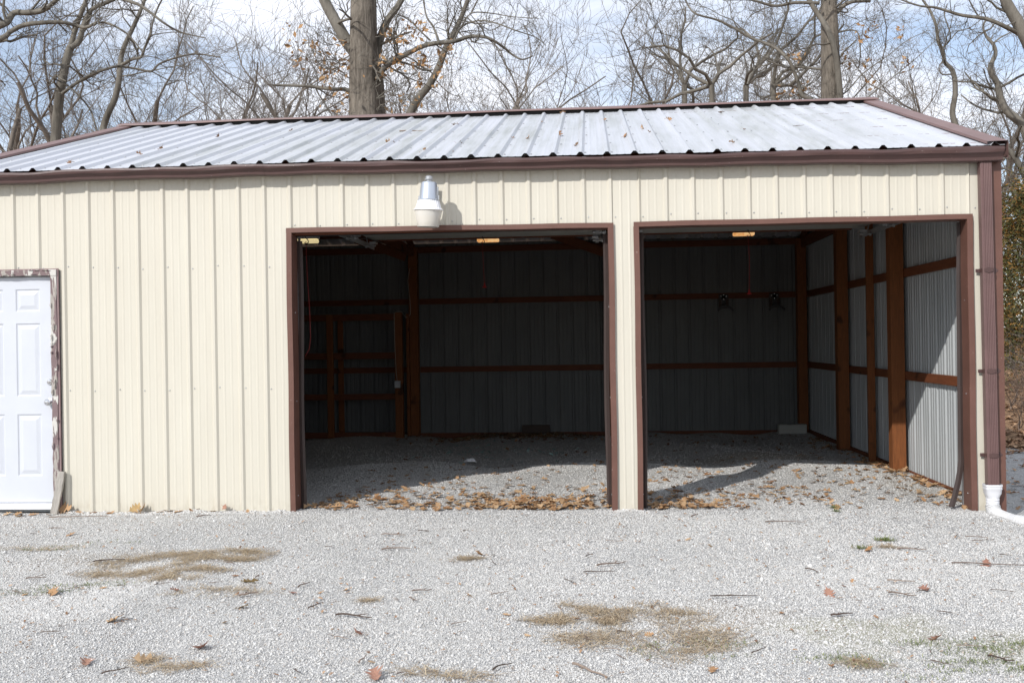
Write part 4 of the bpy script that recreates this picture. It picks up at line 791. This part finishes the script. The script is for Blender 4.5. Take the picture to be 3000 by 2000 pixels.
# ------------------------------------------------------------------ trees
class Tree:
    def __init__(s, seed): s.r = random.Random(seed); s.tr = []; s.br = []; s.tips = []
    def line(s, pts, r0, r1, trunk=False, bow=1.0):
        n = len(pts); rad = [r0+(r1-r0)*(i/(n-1))**bow for i in range(n)]
        (s.tr if trunk else s.br).append((pts, rad)); return rad
    def grow(s, p, d, ln, rad, depth, crook=0.30, upw=0.10, minr=0.006, kids=(3, 5)):
        r = s.r; n = 6 if depth > 1 else 4; pts = [p]; dx, dy, dz = d; st = ln/n; x, y, z = p
        kd = []
        for i in range(n):
            dx += r.gauss(0, crook); dy += r.gauss(0, crook); dz += r.gauss(0, crook)+upw
            l_ = math.sqrt(dx*dx+dy*dy+dz*dz)+1e-9; dx /= l_; dy /= l_; dz /= l_
            x += dx*st; y += dy*st; z += dz*st; pts.append((x, y, z)); kd.append((dx, dy, dz))
        rad_ = s.line(pts, rad, rad*0.45 if depth > 0 else rad*0.4)
        if depth <= 0: s.tips.append(pts[-1]); return
        for k_ in range(r.randint(*kids)):
            i = r.randint(1, n); c = kd[i-1]
            a = (r.gauss(0, 1), r.gauss(0, 1), r.gauss(0, 1)); q = 0.9
            e = (c[0]+a[0]*q*0.6, c[1]+a[1]*q*0.6, c[2]+a[2]*q*0.5+0.12); l_ = math.sqrt(sum(v*v for v in e))+1e-9
            s.grow(pts[i], (e[0]/l_, e[1]/l_, e[2]/l_), ln*r.uniform(0.48, 0.78), max(minr, rad_[i]*r.uniform(0.45, 0.65)), depth-1, crook, upw, minr, kids)
    def spray(s, pts, rads, n, depth, lnk=14.0, **kw):
        """side branches off a traced limb"""
        r = s.r
        for _ in range(int(n*0.45)):
            i = r.randint(1, len(pts)-1); p = pts[i]; q = pts[i-1]; c = [p[k]-q[k] for k in range(3)]; l_ = math.sqrt(sum(v*v for v in c))+1e-9; c = [v/l_ for v in c]
            e = [c[0]*0.4+r.gauss(0, 0.7), c[1]*0.4+r.gauss(0, 0.7), c[2]*0.4+r.gauss(0.15, 0.6)]; l_ = math.sqrt(sum(v*v for v in e))+1e-9
            t = r.random(); b = tuple(q[k]+(p[k]-q[k])*t for k in range(3)); rr = max(0.007, min(0.032, rads[i]*r.uniform(0.3, 0.6)))
            s.grow(b, tuple(v/l_ for v in e), r.uniform(0.6, 1.3)*(0.4+lnk*rr*3), rr, depth, **kw)
    def mesh(s, polys, sides):
        G = {}
        for pts, rad in polys: G.setdefault(len(pts), []).append((pts, rad))
        VV, FF, off = [], [], 0
        for n, L_ in G.items():
            A_ = np.array([p for p, _ in L_], float); R_ = np.array([q for _, q in L_], float)
            T = np.empty_like(A_); T[:, 1:-1] = A_[:, 2:]-A_[:, :-2]; T[:, 0] = A_[:, 1]-A_[:, 0]; T[:, -1] = A_[:, -1]-A_[:, -2]; T /= np.linalg.norm(T, axis=2, keepdims=True)+1e-9
            ref = np.array([0.31, 0.87, 0.38]); U = np.cross(T, ref); U /= np.linalg.norm(U, axis=2, keepdims=True)+1e-9; Wv = np.cross(T, U)
            a = np.arange(sides)*2*PI/sides
            V = A_[:, :, None]+R_[:, :, None, None]*(U[:, :, None]*np.cos(a)[None, None, :, None]+Wv[:, :, None]*np.sin(a)[None, None, :, None])
            B = len(L_); idx = np.arange(B*n*sides).reshape(B, n, sides); nx = np.roll(idx, -1, 2)
            Fq = np.stack([idx[:, :-1], nx[:, :-1], nx[:, 1:], idx[:, 1:]], -1).reshape(-1, 4)
            VV.append(V.reshape(-1, 3)); FF.append(Fq+off); off += B*n*sides
        return np.concatenate(VV), np.concatenate(FF)
    def build(s, name, base, label, cat, group, mats, leaves=0, leafbox=None):
        root = empty(name, tuple(base), label, cat, group); b = np.array(base)
        V, Fq = s.mesh(s.tr, 14); np_mesh('trunk', V-b, Fq, mats[0], root, True)
        if s.br:
            th = [q for q in s.br if q[1][0] > 0.03]; tn = [q for q in s.br if q[1][0] <= 0.03]
            parts = [s.mesh(q, k) for q, k in ((th, 8), (tn, 3)) if q]; VV = []; FF = []; off = 0
            for v_, f_ in parts: VV.append(v_); FF.append(f_+off); off += len(v_)
            np_mesh('crown', np.concatenate(VV)-b, np.concatenate(FF), mats[1], root, True)
        if leaves:
            r = np.random.default_rng(5); tp = np.array(s.tips)
            if leafbox is not None: tp = tp[leafbox(tp)]
            if len(tp) > 3:
                cl = tp[r.integers(0, len(tp), max(3, leaves//9))]; c_ = cl[r.integers(0, len(cl), leaves)]+r.normal(0, 0.10, (leaves, 3))
                u = r.normal(0, 1, (leaves, 3)); u /= np.linalg.norm(u, axis=1, keepdims=True); v2 = np.cross(u, r.normal(0, 1, (leaves, 3))); v2 /= np.linalg.norm(v2, axis=1, keepdims=True)
                sz = r.uniform(0.035, 0.08, (leaves, 1)); V = np.stack([c_-u*sz, c_+v2*sz*0.5, c_+u*sz, c_-v2*sz*0.5], 1).reshape(-1, 3)
                np_mesh('dead_leaves', V-b, np.arange(leaves*4).reshape(-1, 4), TREEL, root)
        return root
def trace(pix, Y, jit=0.25, seed=0, sub=3):
    r = random.Random(seed); pts = []; yy = Y
    P_ = [Vector(at(px, py, Y+r.uniform(-jit, jit))) for px, py in pix]
    out = cat(P_, 0) if False else None
    res = []
    for i in range(len(P_)-1):
        a, b, c_, d_ = P_[max(i-1, 0)], P_[i], P_[i+1], P_[min(i+2, len(P_)-1)]
        for k_ in range(sub): t = k_/sub; res.append(tuple(0.5*((2*b)+(c_-a)*t+(2*a-5*b+4*c_-d_)*t*t+(3*b-a-3*c_+d_)*t**3)))
    res.append(tuple(P_[-1])); return res
def down(px, py, Y, z=-0.35): q = at(px, py, Y); return (q[0], q[1], z)
K = 3.563
def s1(L_): return [(x/K, y/K) for x, y in L_]
def s2(L_): return [(2400+x/K, y/K) for x, y in L_]
TK = dict(crook=0.24, upw=0.05, minr=0.0036, kids=(2, 4))
# 1. leaning pair tree, left
Y = 15.0; t = Tree(1); pm = (Y-CAM[1])/F    # metres per pixel there
a = trace(s1([(560, 1560), (580, 1480), (610, 1100), (640, 900), (690, 650), (740, 480)]), Y, 0.05, 1); base = down(150, 440, Y); a = [base]+a; ra = t.line(a, 15*pm*1.1, 11*pm, True)
l1 = trace(s1([(735, 500), (780, 330), (850, 130), (900, 0), (930, -160)]), Y, 0.1, 2); r1_ = t.line(l1, 8*pm, 5.5*pm); l2 = trace(s1([(745, 500), (830, 420), (880, 250), (960, 100), (1180, 0), (1400, -120)]), Y, 0.1, 3); r2_ = t.line(l2, 9*pm, 5*pm)
l3 = trace(s1([(650, 980), (740, 910), (860, 830), (980, 770), (1100, 725), (1230, 695), (1400, 715), (1580, 745), (1660, 670), (1850, 600), (2050, 565), (2300, 600)]), Y-0.5, 0.2, 4); r3_ = t.line(l3, 5.2*pm, 2.2*pm)
l4 = trace(s1([(520, 790), (620, 850), (740, 915)]), Y-0.4, 0.1, 5); r4_ = t.line(l4, 2*pm, 3*pm); l5 = trace(s1([(740, 915), (880, 1060), (960, 1180), (1010, 1360), (1030, 1420)]), Y+0.4, 0.1, 6); r5_ = t.line(l5, 3.2*pm, 3.6*pm)
l6 = trace(s1([(1580, 745), (1700, 810), (1800, 850), (1900, 840), (1990, 890)]), Y-.5, 0.2, 7); r6_ = t.line(l6, 2*pm, 1.2*pm)
for L_, R_, n in ((l1, r1_, 10), (l2, r2_, 12), (l3, r3_, 26), (l4, r4_, 7), (l6, r6_, 8), (l5, r5_, 4)): t.spray(L_, R_, n, 3, 9, **TK)
t.spray(a[8:], ra[8:], 8, 3, 9, **TK)
t.build('bare_tree', base, 'bare grey tree with forked trunk and long sideways limb, left of the roof end', 'tree', None, (BARKG, BARKG))
# 2. second leaning tree
Y = 17.5; t = Tree(2); pm = (Y-CAM[1])/F
a = trace(s1([(1075, 1400), (1080, 1330), (1130, 1180), (1200, 1030), (1240, 850), (1250, 720), (1265, 600), (1300, 480), (1360, 350), (1430, 200), (1480, 80), (1530, -60)]), Y, 0.05, 8); base = down(300, 400, Y); a = [base]+a; ra = t.line(a, 11*pm, 5*pm, True)
l1 = trace(s1([(1250, 690), (1380, 620), (1470, 600), (1510, 500), (1570, 370), (1590, 250), (1640, 100), (1700, -20)]), Y, 0.2, 9); r1_ = t.line(l1, 5*pm, 2.2*pm); l2 = trace(s1([(1580, 370), (1700, 350), (1850, 340), (1980, 370), (2130, 390)]), Y, .2, 10); r2_ = t.line(l2, 2*pm, 1*pm)
l3 = trace(s1([(1240, 800), (1350, 790), (1480, 760), (1620, 735), (1850, 690), (1990, 705)]), Y+.5, 0.2, 11); r3_ = t.line(l3, 3.3*pm, 1.4*pm); l4 = trace(s1([(1230, 1010), (1340, 990), (1450, 1020)]), Y, .2, 12); r4_ = t.line(l4, 2*pm, 1.2*pm)
for L_, R_, n in ((l1, r1_, 16), (l2, r2_, 10), (l3, r3_, 10), (l4, r4_, 4), (a[20:], ra[20:], 14)): t.spray(L_, R_, n, 3, 9, **TK)
t.build('bare_tree', base, 'slim leaning bare tree second from the left, behind the roof end', 'tree', None, (BARKG, BARKG))
# 3. limbs reaching in from a tree beyond the left edge
Y = 12.5; t = Tree(3); pm = (Y-CAM[1])/F; base = down(-420, 480, Y); a = [base]+trace([(-420, 450), (-380, 200), (-330, 0), (-300, -200)], Y, 0.1, 1); ra = t.line(a, 0.20, 0.12, True)
l1 = trace([(-370, 230), (-160, 150), (0, 75), (22, 64), (42, 38), (84, 38), (126, 31), (166, 0), (220, -50)], Y, 0.15, 2); r1_ = t.line(l1, 12*pm, 6*pm); l2 = trace([(-385, 300), (-200, 210), (0, 115), (28, 95), (70, 74), (126, 67), (182, 66), (225, 76), (252, 81), (281, 69), (309, 67), (345, 82), (380, 107), (421, 157)], Y-.3, 0.15, 3); r2_ = t.line(l2, 9*pm, 2*pm)
l3 = trace([(-385, 330), (-150, 180), (0, 122), (30, 122), (70, 108), (110, 102)], Y+.3, 0.1, 4); r3_ = t.line(l3, 6*pm, 2.5*pm); l4 = trace([(252, 81), (262, 105), (265, 128)], Y-.3, .05, 5); r4_ = t.line(l4, 2*pm, 1*pm)
l5 = trace([(-300, -150), (100, -60), (365, 0), (430, 30), (480, 68), (530, 95), (600, 112)], Y, .2, 6); r5_ = t.line(l5, 7*pm, 1.5*pm)
for L_, R_, n in ((l1, r1_, 18), (l2, r2_, 24), (l3, r3_, 14), (l5, r5_, 14)): t.spray(L_, R_, n, 3, 9, **TK)
t.build('bare_tree', base, 'bare tree beyond the left edge whose thick limbs reach in at top left', 'tree', None, (BARKG, BARKG))
# 4. the big oak
Y = 12.0; t = Tree(4); pm = (Y-CAM[1])/F; base = down(1075, 400, Y, -0.34)
a = [base]+trace([(1072, 420), (1068, 330), (1066, 230), (1065, 120), (1065, 0), (1066, -160), (1068, -420)], Y, 0.03, 1); ra = t.line(a, 50*pm, 33*pm, True)
a2 = [(base[0]+0.25, base[1], base[2])]+trace([(1106, 420), (1105, 300), (1100, 220), (1092, 170), (1080, 120)], Y+.15, 0.02, 2); t.line(a2, 27*pm, 18*pm, True)
l1 = trace([(1050, 165), (1020, 128), (995, 85), (962, 25), (940, -20), (900, -110)], Y, .05, 3); r1_ = t.line(l1, 20*pm, 14*pm); l2 = trace([(1095, 190), (1112, 120), (1135, 60), (1165, 20), (1190, -30), (1240, -130)], Y+.2, .05, 4); r2_ = t.line(l2, 14*pm, 7*pm)
l3 = trace([(1105, 235), (1130, 195), (1178, 166), (1250, 132), (1330, 122), (1375, 108), (1425, 110), (1470, 135), (1500, 160), (1530, 175), (1560, 165)], Y-.2, .25, 5); r3_ = t.line(l3, 9*pm, 1.8*pm)
l4 = trace([(1330, 122), (1352, 80), (1400, 62), (1450, 68), (1510, 90), (1570, 110), (1600, 135)], Y-.2, .25, 6); r4_ = t.line(l4, 4*pm, 1.2*pm); l5 = trace([(1352, 80), (1380, 40), (1440, 40), (1500, 50), (1580, 55)], Y, .25, 7); r5_ = t.line(l5, 3*pm, 1.2*pm)
l6 = trace([(1040, 275), (1010, 262), (975, 262), (920, 255), (880, 252), (800, 250)], Y, .1, 8); r6_ = t.line(l6, 7*pm, 3.5*pm); l7 = trace([(1380, 40), (1405, -10), (1430, -60)], Y, .2, 9); r7_ = t.line(l7, 3*pm, 1.5*pm)
for L_, R_, n, d_ in ((l1, r1_, 9, 3), (l2, r2_, 12, 3), (l3, r3_, 24, 3), (l4, r4_, 16, 3), (l5, r5_, 12, 2), (l6, r6_, 16, 3), (l7, r7_, 6, 2)): t.spray(L_, R_, n, d_, 9, **TK)
for k_ in range(16):
    i = t.r.randint(2, 10); p = a[min(i, len(a)-1)]; sg = t.r.choice([-1, 1]); t.grow((p[0]+sg*0.3, p[1]-0.2, p[2]), (sg*0.8, -0.3, 0.1), t.r.uniform(0.5, 1.2), 0.012, 2, 0.3, 0.0)
bx = np.array(at(1066, 200, Y))
t.build('oak_tree', base, 'thick trunked oak with rough bark rising behind the middle left of the roof', 'tree', None, (BARK, BARKG), 520, lambda p: (np.abs(p[:, 0]-bx[0]) < 1.7) & (p[:, 2] < bx[2]+0.7))
# 5. leaning tree right of the oak
Y = 15.5; t = Tree(5); pm = (Y-CAM[1])/F; base = down(1190, 380, Y)
a = [base]+trace([(1195, 345), (1225, 290), (1258, 250), (1288, 190), (1306, 140), (1330, 95), (1352, 50), (1370, 0), (1395, -70)], Y, .05, 1); ra = t.line(a, 13*pm, 5*pm, True)
l1 = trace([(1262, 210), (1235, 195), (1210, 175), (1188, 165)], Y, .1, 2); r1_ = t.line(l1, 3.5*pm, 2.5*pm); l2 = trace([(1288, 130), (1270, 80), (1250, 50), (1240, 0)], Y, .2, 3); r2_ = t.line(l2, 4*pm, 2*pm); l3 = trace([(1262, 210), (1290, 250), (1320, 275), (1350, 285)], Y-.3, .1, 4); r3_ = t.line(l3, 2*pm, 1*pm)
l4 = trace([(1262, 120), (1230, 90), (1200, 60), (1165, 42)], Y, .1, 7); r4_ = t.line(l4, 3*pm, 2*pm)
for L_, R_, n in ((a[8:], ra[8:], 22), (l1, r1_, 5), (l2, r2_, 10), (l3, r3_, 4), (l4, r4_, 8)): t.spray(L_, R_, n, 3, 9, **TK)
t.build('bare_tree', base, 'bare tree leaning right just beside the thick oak trunk', 'tree', None, (BARKG, BARKG))
# 6. right hand oak
Y = 15.0; t = Tree(6); pm = (Y-CAM[1])/F; base = down(2436, 360, Y)
a = [base]+trace([(2436, 310), (2434, 230), (2432, 150), (2430, 70), (2428, 0), (2425, -100)], Y, .03, 1); ra = t.line(a, 30*pm, 20*pm, True)
l1 = trace([(2462, 300), (2458, 240), (2448, 160), (2428, 95), (2405, 55), (2385, 25), (2365, -10), (2340, -60)], Y-.35, .05, 2); r1_ = t.line(l1, 9*pm, 6*pm); l2 = trace([(2452, 36), (2470, 18), (2500, 5), (2550, 4)], Y, .05, 3); r2_ = t.line(l2, 7*pm, 4*pm)
l3 = trace([(2380, 292), (2350, 280), (2340, 245), (2318, 190), (2300, 165), (2262, 135), (2200, 112), (2160, 88), (2105, 60), (2040, 42), (2015, 15), (2000, -20)], Y, .2, 4); r3_ = t.line(l3, 6*pm, 2*pm)
l4 = trace([(2440, 292), (2480, 270), (2530, 215), (2600, 165), (2660, 118), (2720, 90)], Y, .2, 5); r4_ = t.line(l4, 3*pm, 1*pm); l5 = trace([(2530, 295), (2600, 240), (2680, 175), (2740, 120)], Y+1, .2, 6); r5_ = t.line(l5, 2.6*pm, 1*pm)
l6 = trace([(2400, 10), (2330, 8), (2270, 18), (2200, 0), (2140, 0)], Y-.3, .1, 7); r6_ = t.line(l6, 5*pm, 2.5*pm); l7 = trace([(2455, 95), (2510, 92), (2520, 150), (2515, 200)], Y, .1, 8); r7_ = t.line(l7, 3*pm, 2*pm)
for L_, R_, n in ((l1, r1_, 10), (l2, r2_, 8), (l3, r3_, 26), (l4, r4_, 20), (l5, r5_, 14), (l6, r6_, 16), (l7, r7_, 8), (a[3:], ra[3:], 12)): t.spray(L_, R_, n, 3, 9, **TK)
bx2 = np.array(at(2500, 200, Y))
t.build('oak_tree', base, 'thick bare oak trunk with dark snaking limb behind the right part of the roof', 'tree', None, (BARK, BARKG), 230, lambda p: (np.abs(p[:, 0]-bx2[0]) < 1.6))
# 7-9 right side trees
Y = 16.0; t = Tree(7); pm = (Y-CAM[1])/F; base = down(2805, 420, Y)
a = [base]+trace(s2([(1445, 1400), (1430, 1320), (1390, 1180), (1420, 980), (1410, 800), (1370, 710), (1310, 650), (1290, 530), (1240, 430), (1220, 270), (1150, 100), (1080, 0), (1040, -120)]), Y, .03, 1); ra = t.line(a, 9*pm, 2.5*pm, True)
l1 = trace(s2([(1300, 490), (1360, 430), (1370, 350), (1330, 230), (1310, 150), (1340, 40)]), Y, .1, 2); r1_ = t.line(l1, 3*pm, 2*pm); l2 = trace(s2([(1380, 410), (1450, 330), (1560, 300), (1660, 230), (1700, 190)]), Y, .1, 3); r2_ = t.line(l2, 2.2*pm, 1*pm); l3 = trace(s2([(1390, 770), (1290, 780), (1250, 710), (1290, 640)]), Y-.1, .05, 4); r3_ = t.line(l3, 2.4*pm, 2*pm)
for L_, R_, n in ((a[12:], ra[12:], 16), (l1, r1_, 8), (l2, r2_, 8)): t.spray(L_, R_, n, 3, 8, **TK)
t.build('bare_tree', base, 'thin twisting bare tree rising behind the sloping rake at right', 'tree', None, (BARKG, BARKG))
Y = 15.0; t = Tree(8); pm = (Y-CAM[1])/F; base = down(3060, 620, Y)
a = [base]+trace(s2([(2300, 1900), (2230, 1600), (2170, 1420), (2110, 1290), (1990, 1190), (1920, 1100), (1880, 980), (1860, 870), (1800, 770), (1790, 680), (1840, 570), (1820, 470), (1750, 390), (1710, 280), (1760, 180)]), Y, .03, 1); ra = t.line(a, 15*pm, 2.0*pm, True)
l1 = trace(s2([(1910, 1080), (1800, 1030), (1750, 980), (1650, 930), (1590, 860), (1580, 800)]), Y, .1, 2); r1_ = t.line(l1, 4*pm, 1.5*pm); l2 = trace(s2([(1825, 450), (1900, 390), (2010, 335), (2070, 270)]), Y, .1, 3); r2_ = t.line(l2, 3*pm, 1.5*pm)
l3 = trace(s2([(1850, 870), (1740, 880), (1710, 950)]), Y, .05, 4); r3_ = t.line(l3, 2*pm, 1.2*pm)
for L_, R_, n in ((a[12:], ra[12:], 20), (l1, r1_, 10), (l2, r2_, 8)): t.spray(L_, R_, n, 3, 8, **TK)
t.build('bare_tree', base, 'crooked bare tree leaning in over the right end of the roof', 'tree', None, (BARKG, BARKG))
Y = 13.0; t = Tree(9); pm = (Y-CAM[1])/F; base = down(3230, 700, Y)
a = [base]+trace([(3180, 500), (3100, 330), (3030, 160), (2990, 80), (2955, 20), (2930, -40), (2900, -150)], Y, .03, 1); ra = t.line(a, 24*pm, 10*pm, True)
l1 = trace([(3080, 190), (3000, 112), (2947, 80), (2890, 56), (2821, 46), (2779, 34), (2737, 22), (2695, 18), (2640, 0)], Y, .15, 2); r1_ = t.line(l1, 7*pm, 2*pm); l2 = trace([(2870, 52), (2850, 20), (2830, -20)], Y, .1, 3); r2_ = t.line(l2, 3*pm, 2*pm)
l3 = trace([(3200, 640), (3080, 580), (3020, 540), (2985, 480), (2960, 445), (2930, 425)], Y+.5, .05, 4); r3_ = t.line(l3, 12*pm, 6*pm)
for L_, R_, n in ((l1, r1_, 22), (l2, r2_, 5), (a[6:], ra[6:], 14), (l3, r3_, 12)): t.spray(L_, R_, n, 3, 9, **TK)
t.build('bare_tree', base, 'thick bare tree at the right edge with a limb arching left across the sky', 'tree', None, (BARKG, BARKG))
# orchard like trees behind the roof, centre right
for i, (px, Yd, lab) in enumerate([(2185, 21, 'bare tree with a pale forked stem left of the right oak, behind the roof'), (2085, 19, 'low bare tree with crooked spreading boughs behind the roof right of centre'), (2005, 24, 'bare tree with wide crooked crown right of the sky gap'), (2265, 23, 'bare upright tree close left of the right oak')]):
    t = Tree(40+i); pm = (Yd-CAM[1])/F; base = down(px, 330, Yd); tp = at(px, 250, Yd); a = [base, tuple((np.array(base)*0.5+tp*0.5)), tuple(tp)]; t.line(a, 11*pm, 8*pm, True)
    for k_ in range(5): t.grow(tuple(tp), (random.gauss(0, 0.8), random.gauss(0, 0.5), random.uniform(0.2, 0.9)), random.uniform(2.2, 3.4), 0.055, 4, 0.32, 0.03, 0.005, (3, 4))
    t.build('bare_tree', base, lab, 'tree', None, (BARKG, BARKG))
# woods behind: five kinds, copied
protos = []
for i in range(5):
    t = Tree(60+i); h = 3.2+0.5*i; top = (random.uniform(-.3, .3), 0, h); a = [(0, 0, 0), (0.1, 0, h*0.4), (0.0, 0.1, h*0.75), top]; t.line(a, 0.16, 0.10, True)
    t.grow(top, (0.05, 0, 1), 4.0, 0.095, 4, 0.2, 0.06, 0.0048, (3, 5))
    for k_ in range(5): p = a[2] if k_ % 2 else top; an = 2*PI*k_/5+random.random(); t.grow(p, (math.cos(an)*0.8, math.sin(an)*0.8, random.uniform(0.5, 1.0)), random.uniform(2.6, 3.8), 0.060, 4, 0.26, 0.07, 0.0048, (3, 4))
    protos.append(t.build('bare_tree', (0, 0, 0), 'one of the thin bare trees crowding the woods behind the shed', 'tree', 'bare trees of the woods behind the shed', (BARKF, BARKF)))
wd = random.Random(77); first = set()
LAND = ['past the left edge', 'above the walk door', 'above the left end of the ridge', 'left of the lamp, near the ridge end', 'left of the thick oak', 'just left of the thick oak trunk', 'behind the thick oak trunk', 'right of the thick oak trunk', 'left of the pale sky gap', 'in the pale sky gap', 'above the centre post', 'above the left of the right bay', 'left of the right oak', 'behind the right oak trunk', 'right of the right oak', 'above the right end of the ridge', 'above the right rake', 'above the downspout corner', 'past the right edge']
for i in range(38):
    px = -100+3200*((i//2)+0.5+0.3*math.sin(i*2.3))/19; Yd = (24+6*((i*0.7548777) % 1.0)) if i % 2 else (38+14*((i*0.7548777) % 1.0))
    if i % 4 == 0: continue
    q = down(px, 400, Yd); k_ = i % 5
    o = protos[k_] if k_ not in first else copy_tree(protos[k_]); first.add(k_)
    tpz = at(px, wd.uniform(90, 200) if i % 2 else wd.uniform(140, 245), Yd)[2]
    sc = (tpz+0.35)/(8.6+0.5*k_); o.location = q; o.rotation_euler = (0, 0, wd.uniform(0, 6.28)); o.scale = (sc*1.25, sc*1.25, sc); o['label'] = ('nearer' if i % 2 else 'fainter farther')+' bare tree in the woods, '+LAND[i//2]
# cedar and brush at the right edge
def cedar(px, Y, h, w_, n, label, seed):
    r = np.random.default_rng(seed); g_ = at(px, 1150, Y); base = np.array([g_[0], g_[1], float(bank(g_[0], g_[1]))-0.1]); root = empty('cedar_tree', tuple(base), label, 'tree')
    mb = MB(); mb.tube([(0, 0, 0), (0.03, 0, h*0.5), (0, 0, h*0.97)], [0.13, 0.08, 0.01], 8); mb.build('trunk', BARKG, root)
    nc = 150; zc = r.uniform(0.04, 1.0, nc)**0.9; an = r.uniform(0, 2*PI, nc); rd = w_*(1.02-zc)**0.75*r.uniform(0.35, 1.0, nc); cc = np.stack([rd*np.cos(an), rd*np.sin(an), zc*h+0.12*rd], 1)
    sz = r.uniform(0.12, 0.30, nc); idx = r.integers(0, nc, n); c_ = cc[idx]+r.normal(0, 1, (n, 3))*sz[idx][:, None]*np.array([1, 1, 0.75])
    u = r.normal(0, 1, (n, 3)); u[:, 2] = np.abs(u[:, 2])*0.7-0.1; u /= np.linalg.norm(u, axis=1, keepdims=True); v2 = np.cross(u, r.normal(0, 1, (n, 3))); v2 /= np.linalg.norm(v2, axis=1, keepdims=True); s_ = r.uniform(0.02, 0.055, (n, 1))
    V = np.stack([c_-u*s_, c_+v2*s_*0.28, c_+u*s_, c_-v2*s_*0.28], 1).reshape(-1, 3); np_mesh('crown', V, np.arange(n*4).reshape(-1, 4), CEDAR, root)
    bm_ = MB()
    for k_ in range(0, nc, 2): bm_.tube([(0, 0, max(0.05, cc[k_][2]-0.4)), tuple(cc[k_])], [0.02, 0.006], 4)
    bm_.build('branches', BARKG, root)
cedar(3035, 10.5, 3.9, 1.5, 26000, 'brownish green cedar at the right edge beside the corner trim', 1)
cedar(3150, 13.5, 4.6, 1.6, 16000, 'rusty green cedar standing farther back beyond the right edge', 2)
cedar(2960, 17.0, 3.7, 1.6, 14000, 'dull green cedar just visible behind the downspout corner', 3)
for i, (px, Yd) in enumerate([(2985, 7.2), (2962, 8.6), (3040, 8.0), (3090, 6.9)]):
    t = Tree(90+i); g_ = at(px, 1230, Yd); b = (g_[0], g_[1], float(bank(g_[0], g_[1]))-0.05); t.line([b, (b[0], b[1], b[2]+0.2)], 0.012, 0.010, True)
    for k_ in range(5): t.grow((b[0], b[1], b[2]+0.1), (random.gauss(0, 0.5), random.gauss(0, 0.5), 1), random.uniform(0.5, 0.9), 0.007, 3, 0.25, 0.05, 0.0025, (2, 4))
    t.build('bare_bush', b, ['tangled bare bush at the foot of the cedar on the leafy bank', 'low bare brush on the bank close to the corner trim', 'bare shrub right of the cedar foot on the bank', 'thin bare shrub nearest the gravel at the right edge'][i], 'bush', None, (TWIG, TWIG))
print('leaves', nL, 'objects', len(bpy.data.objects))
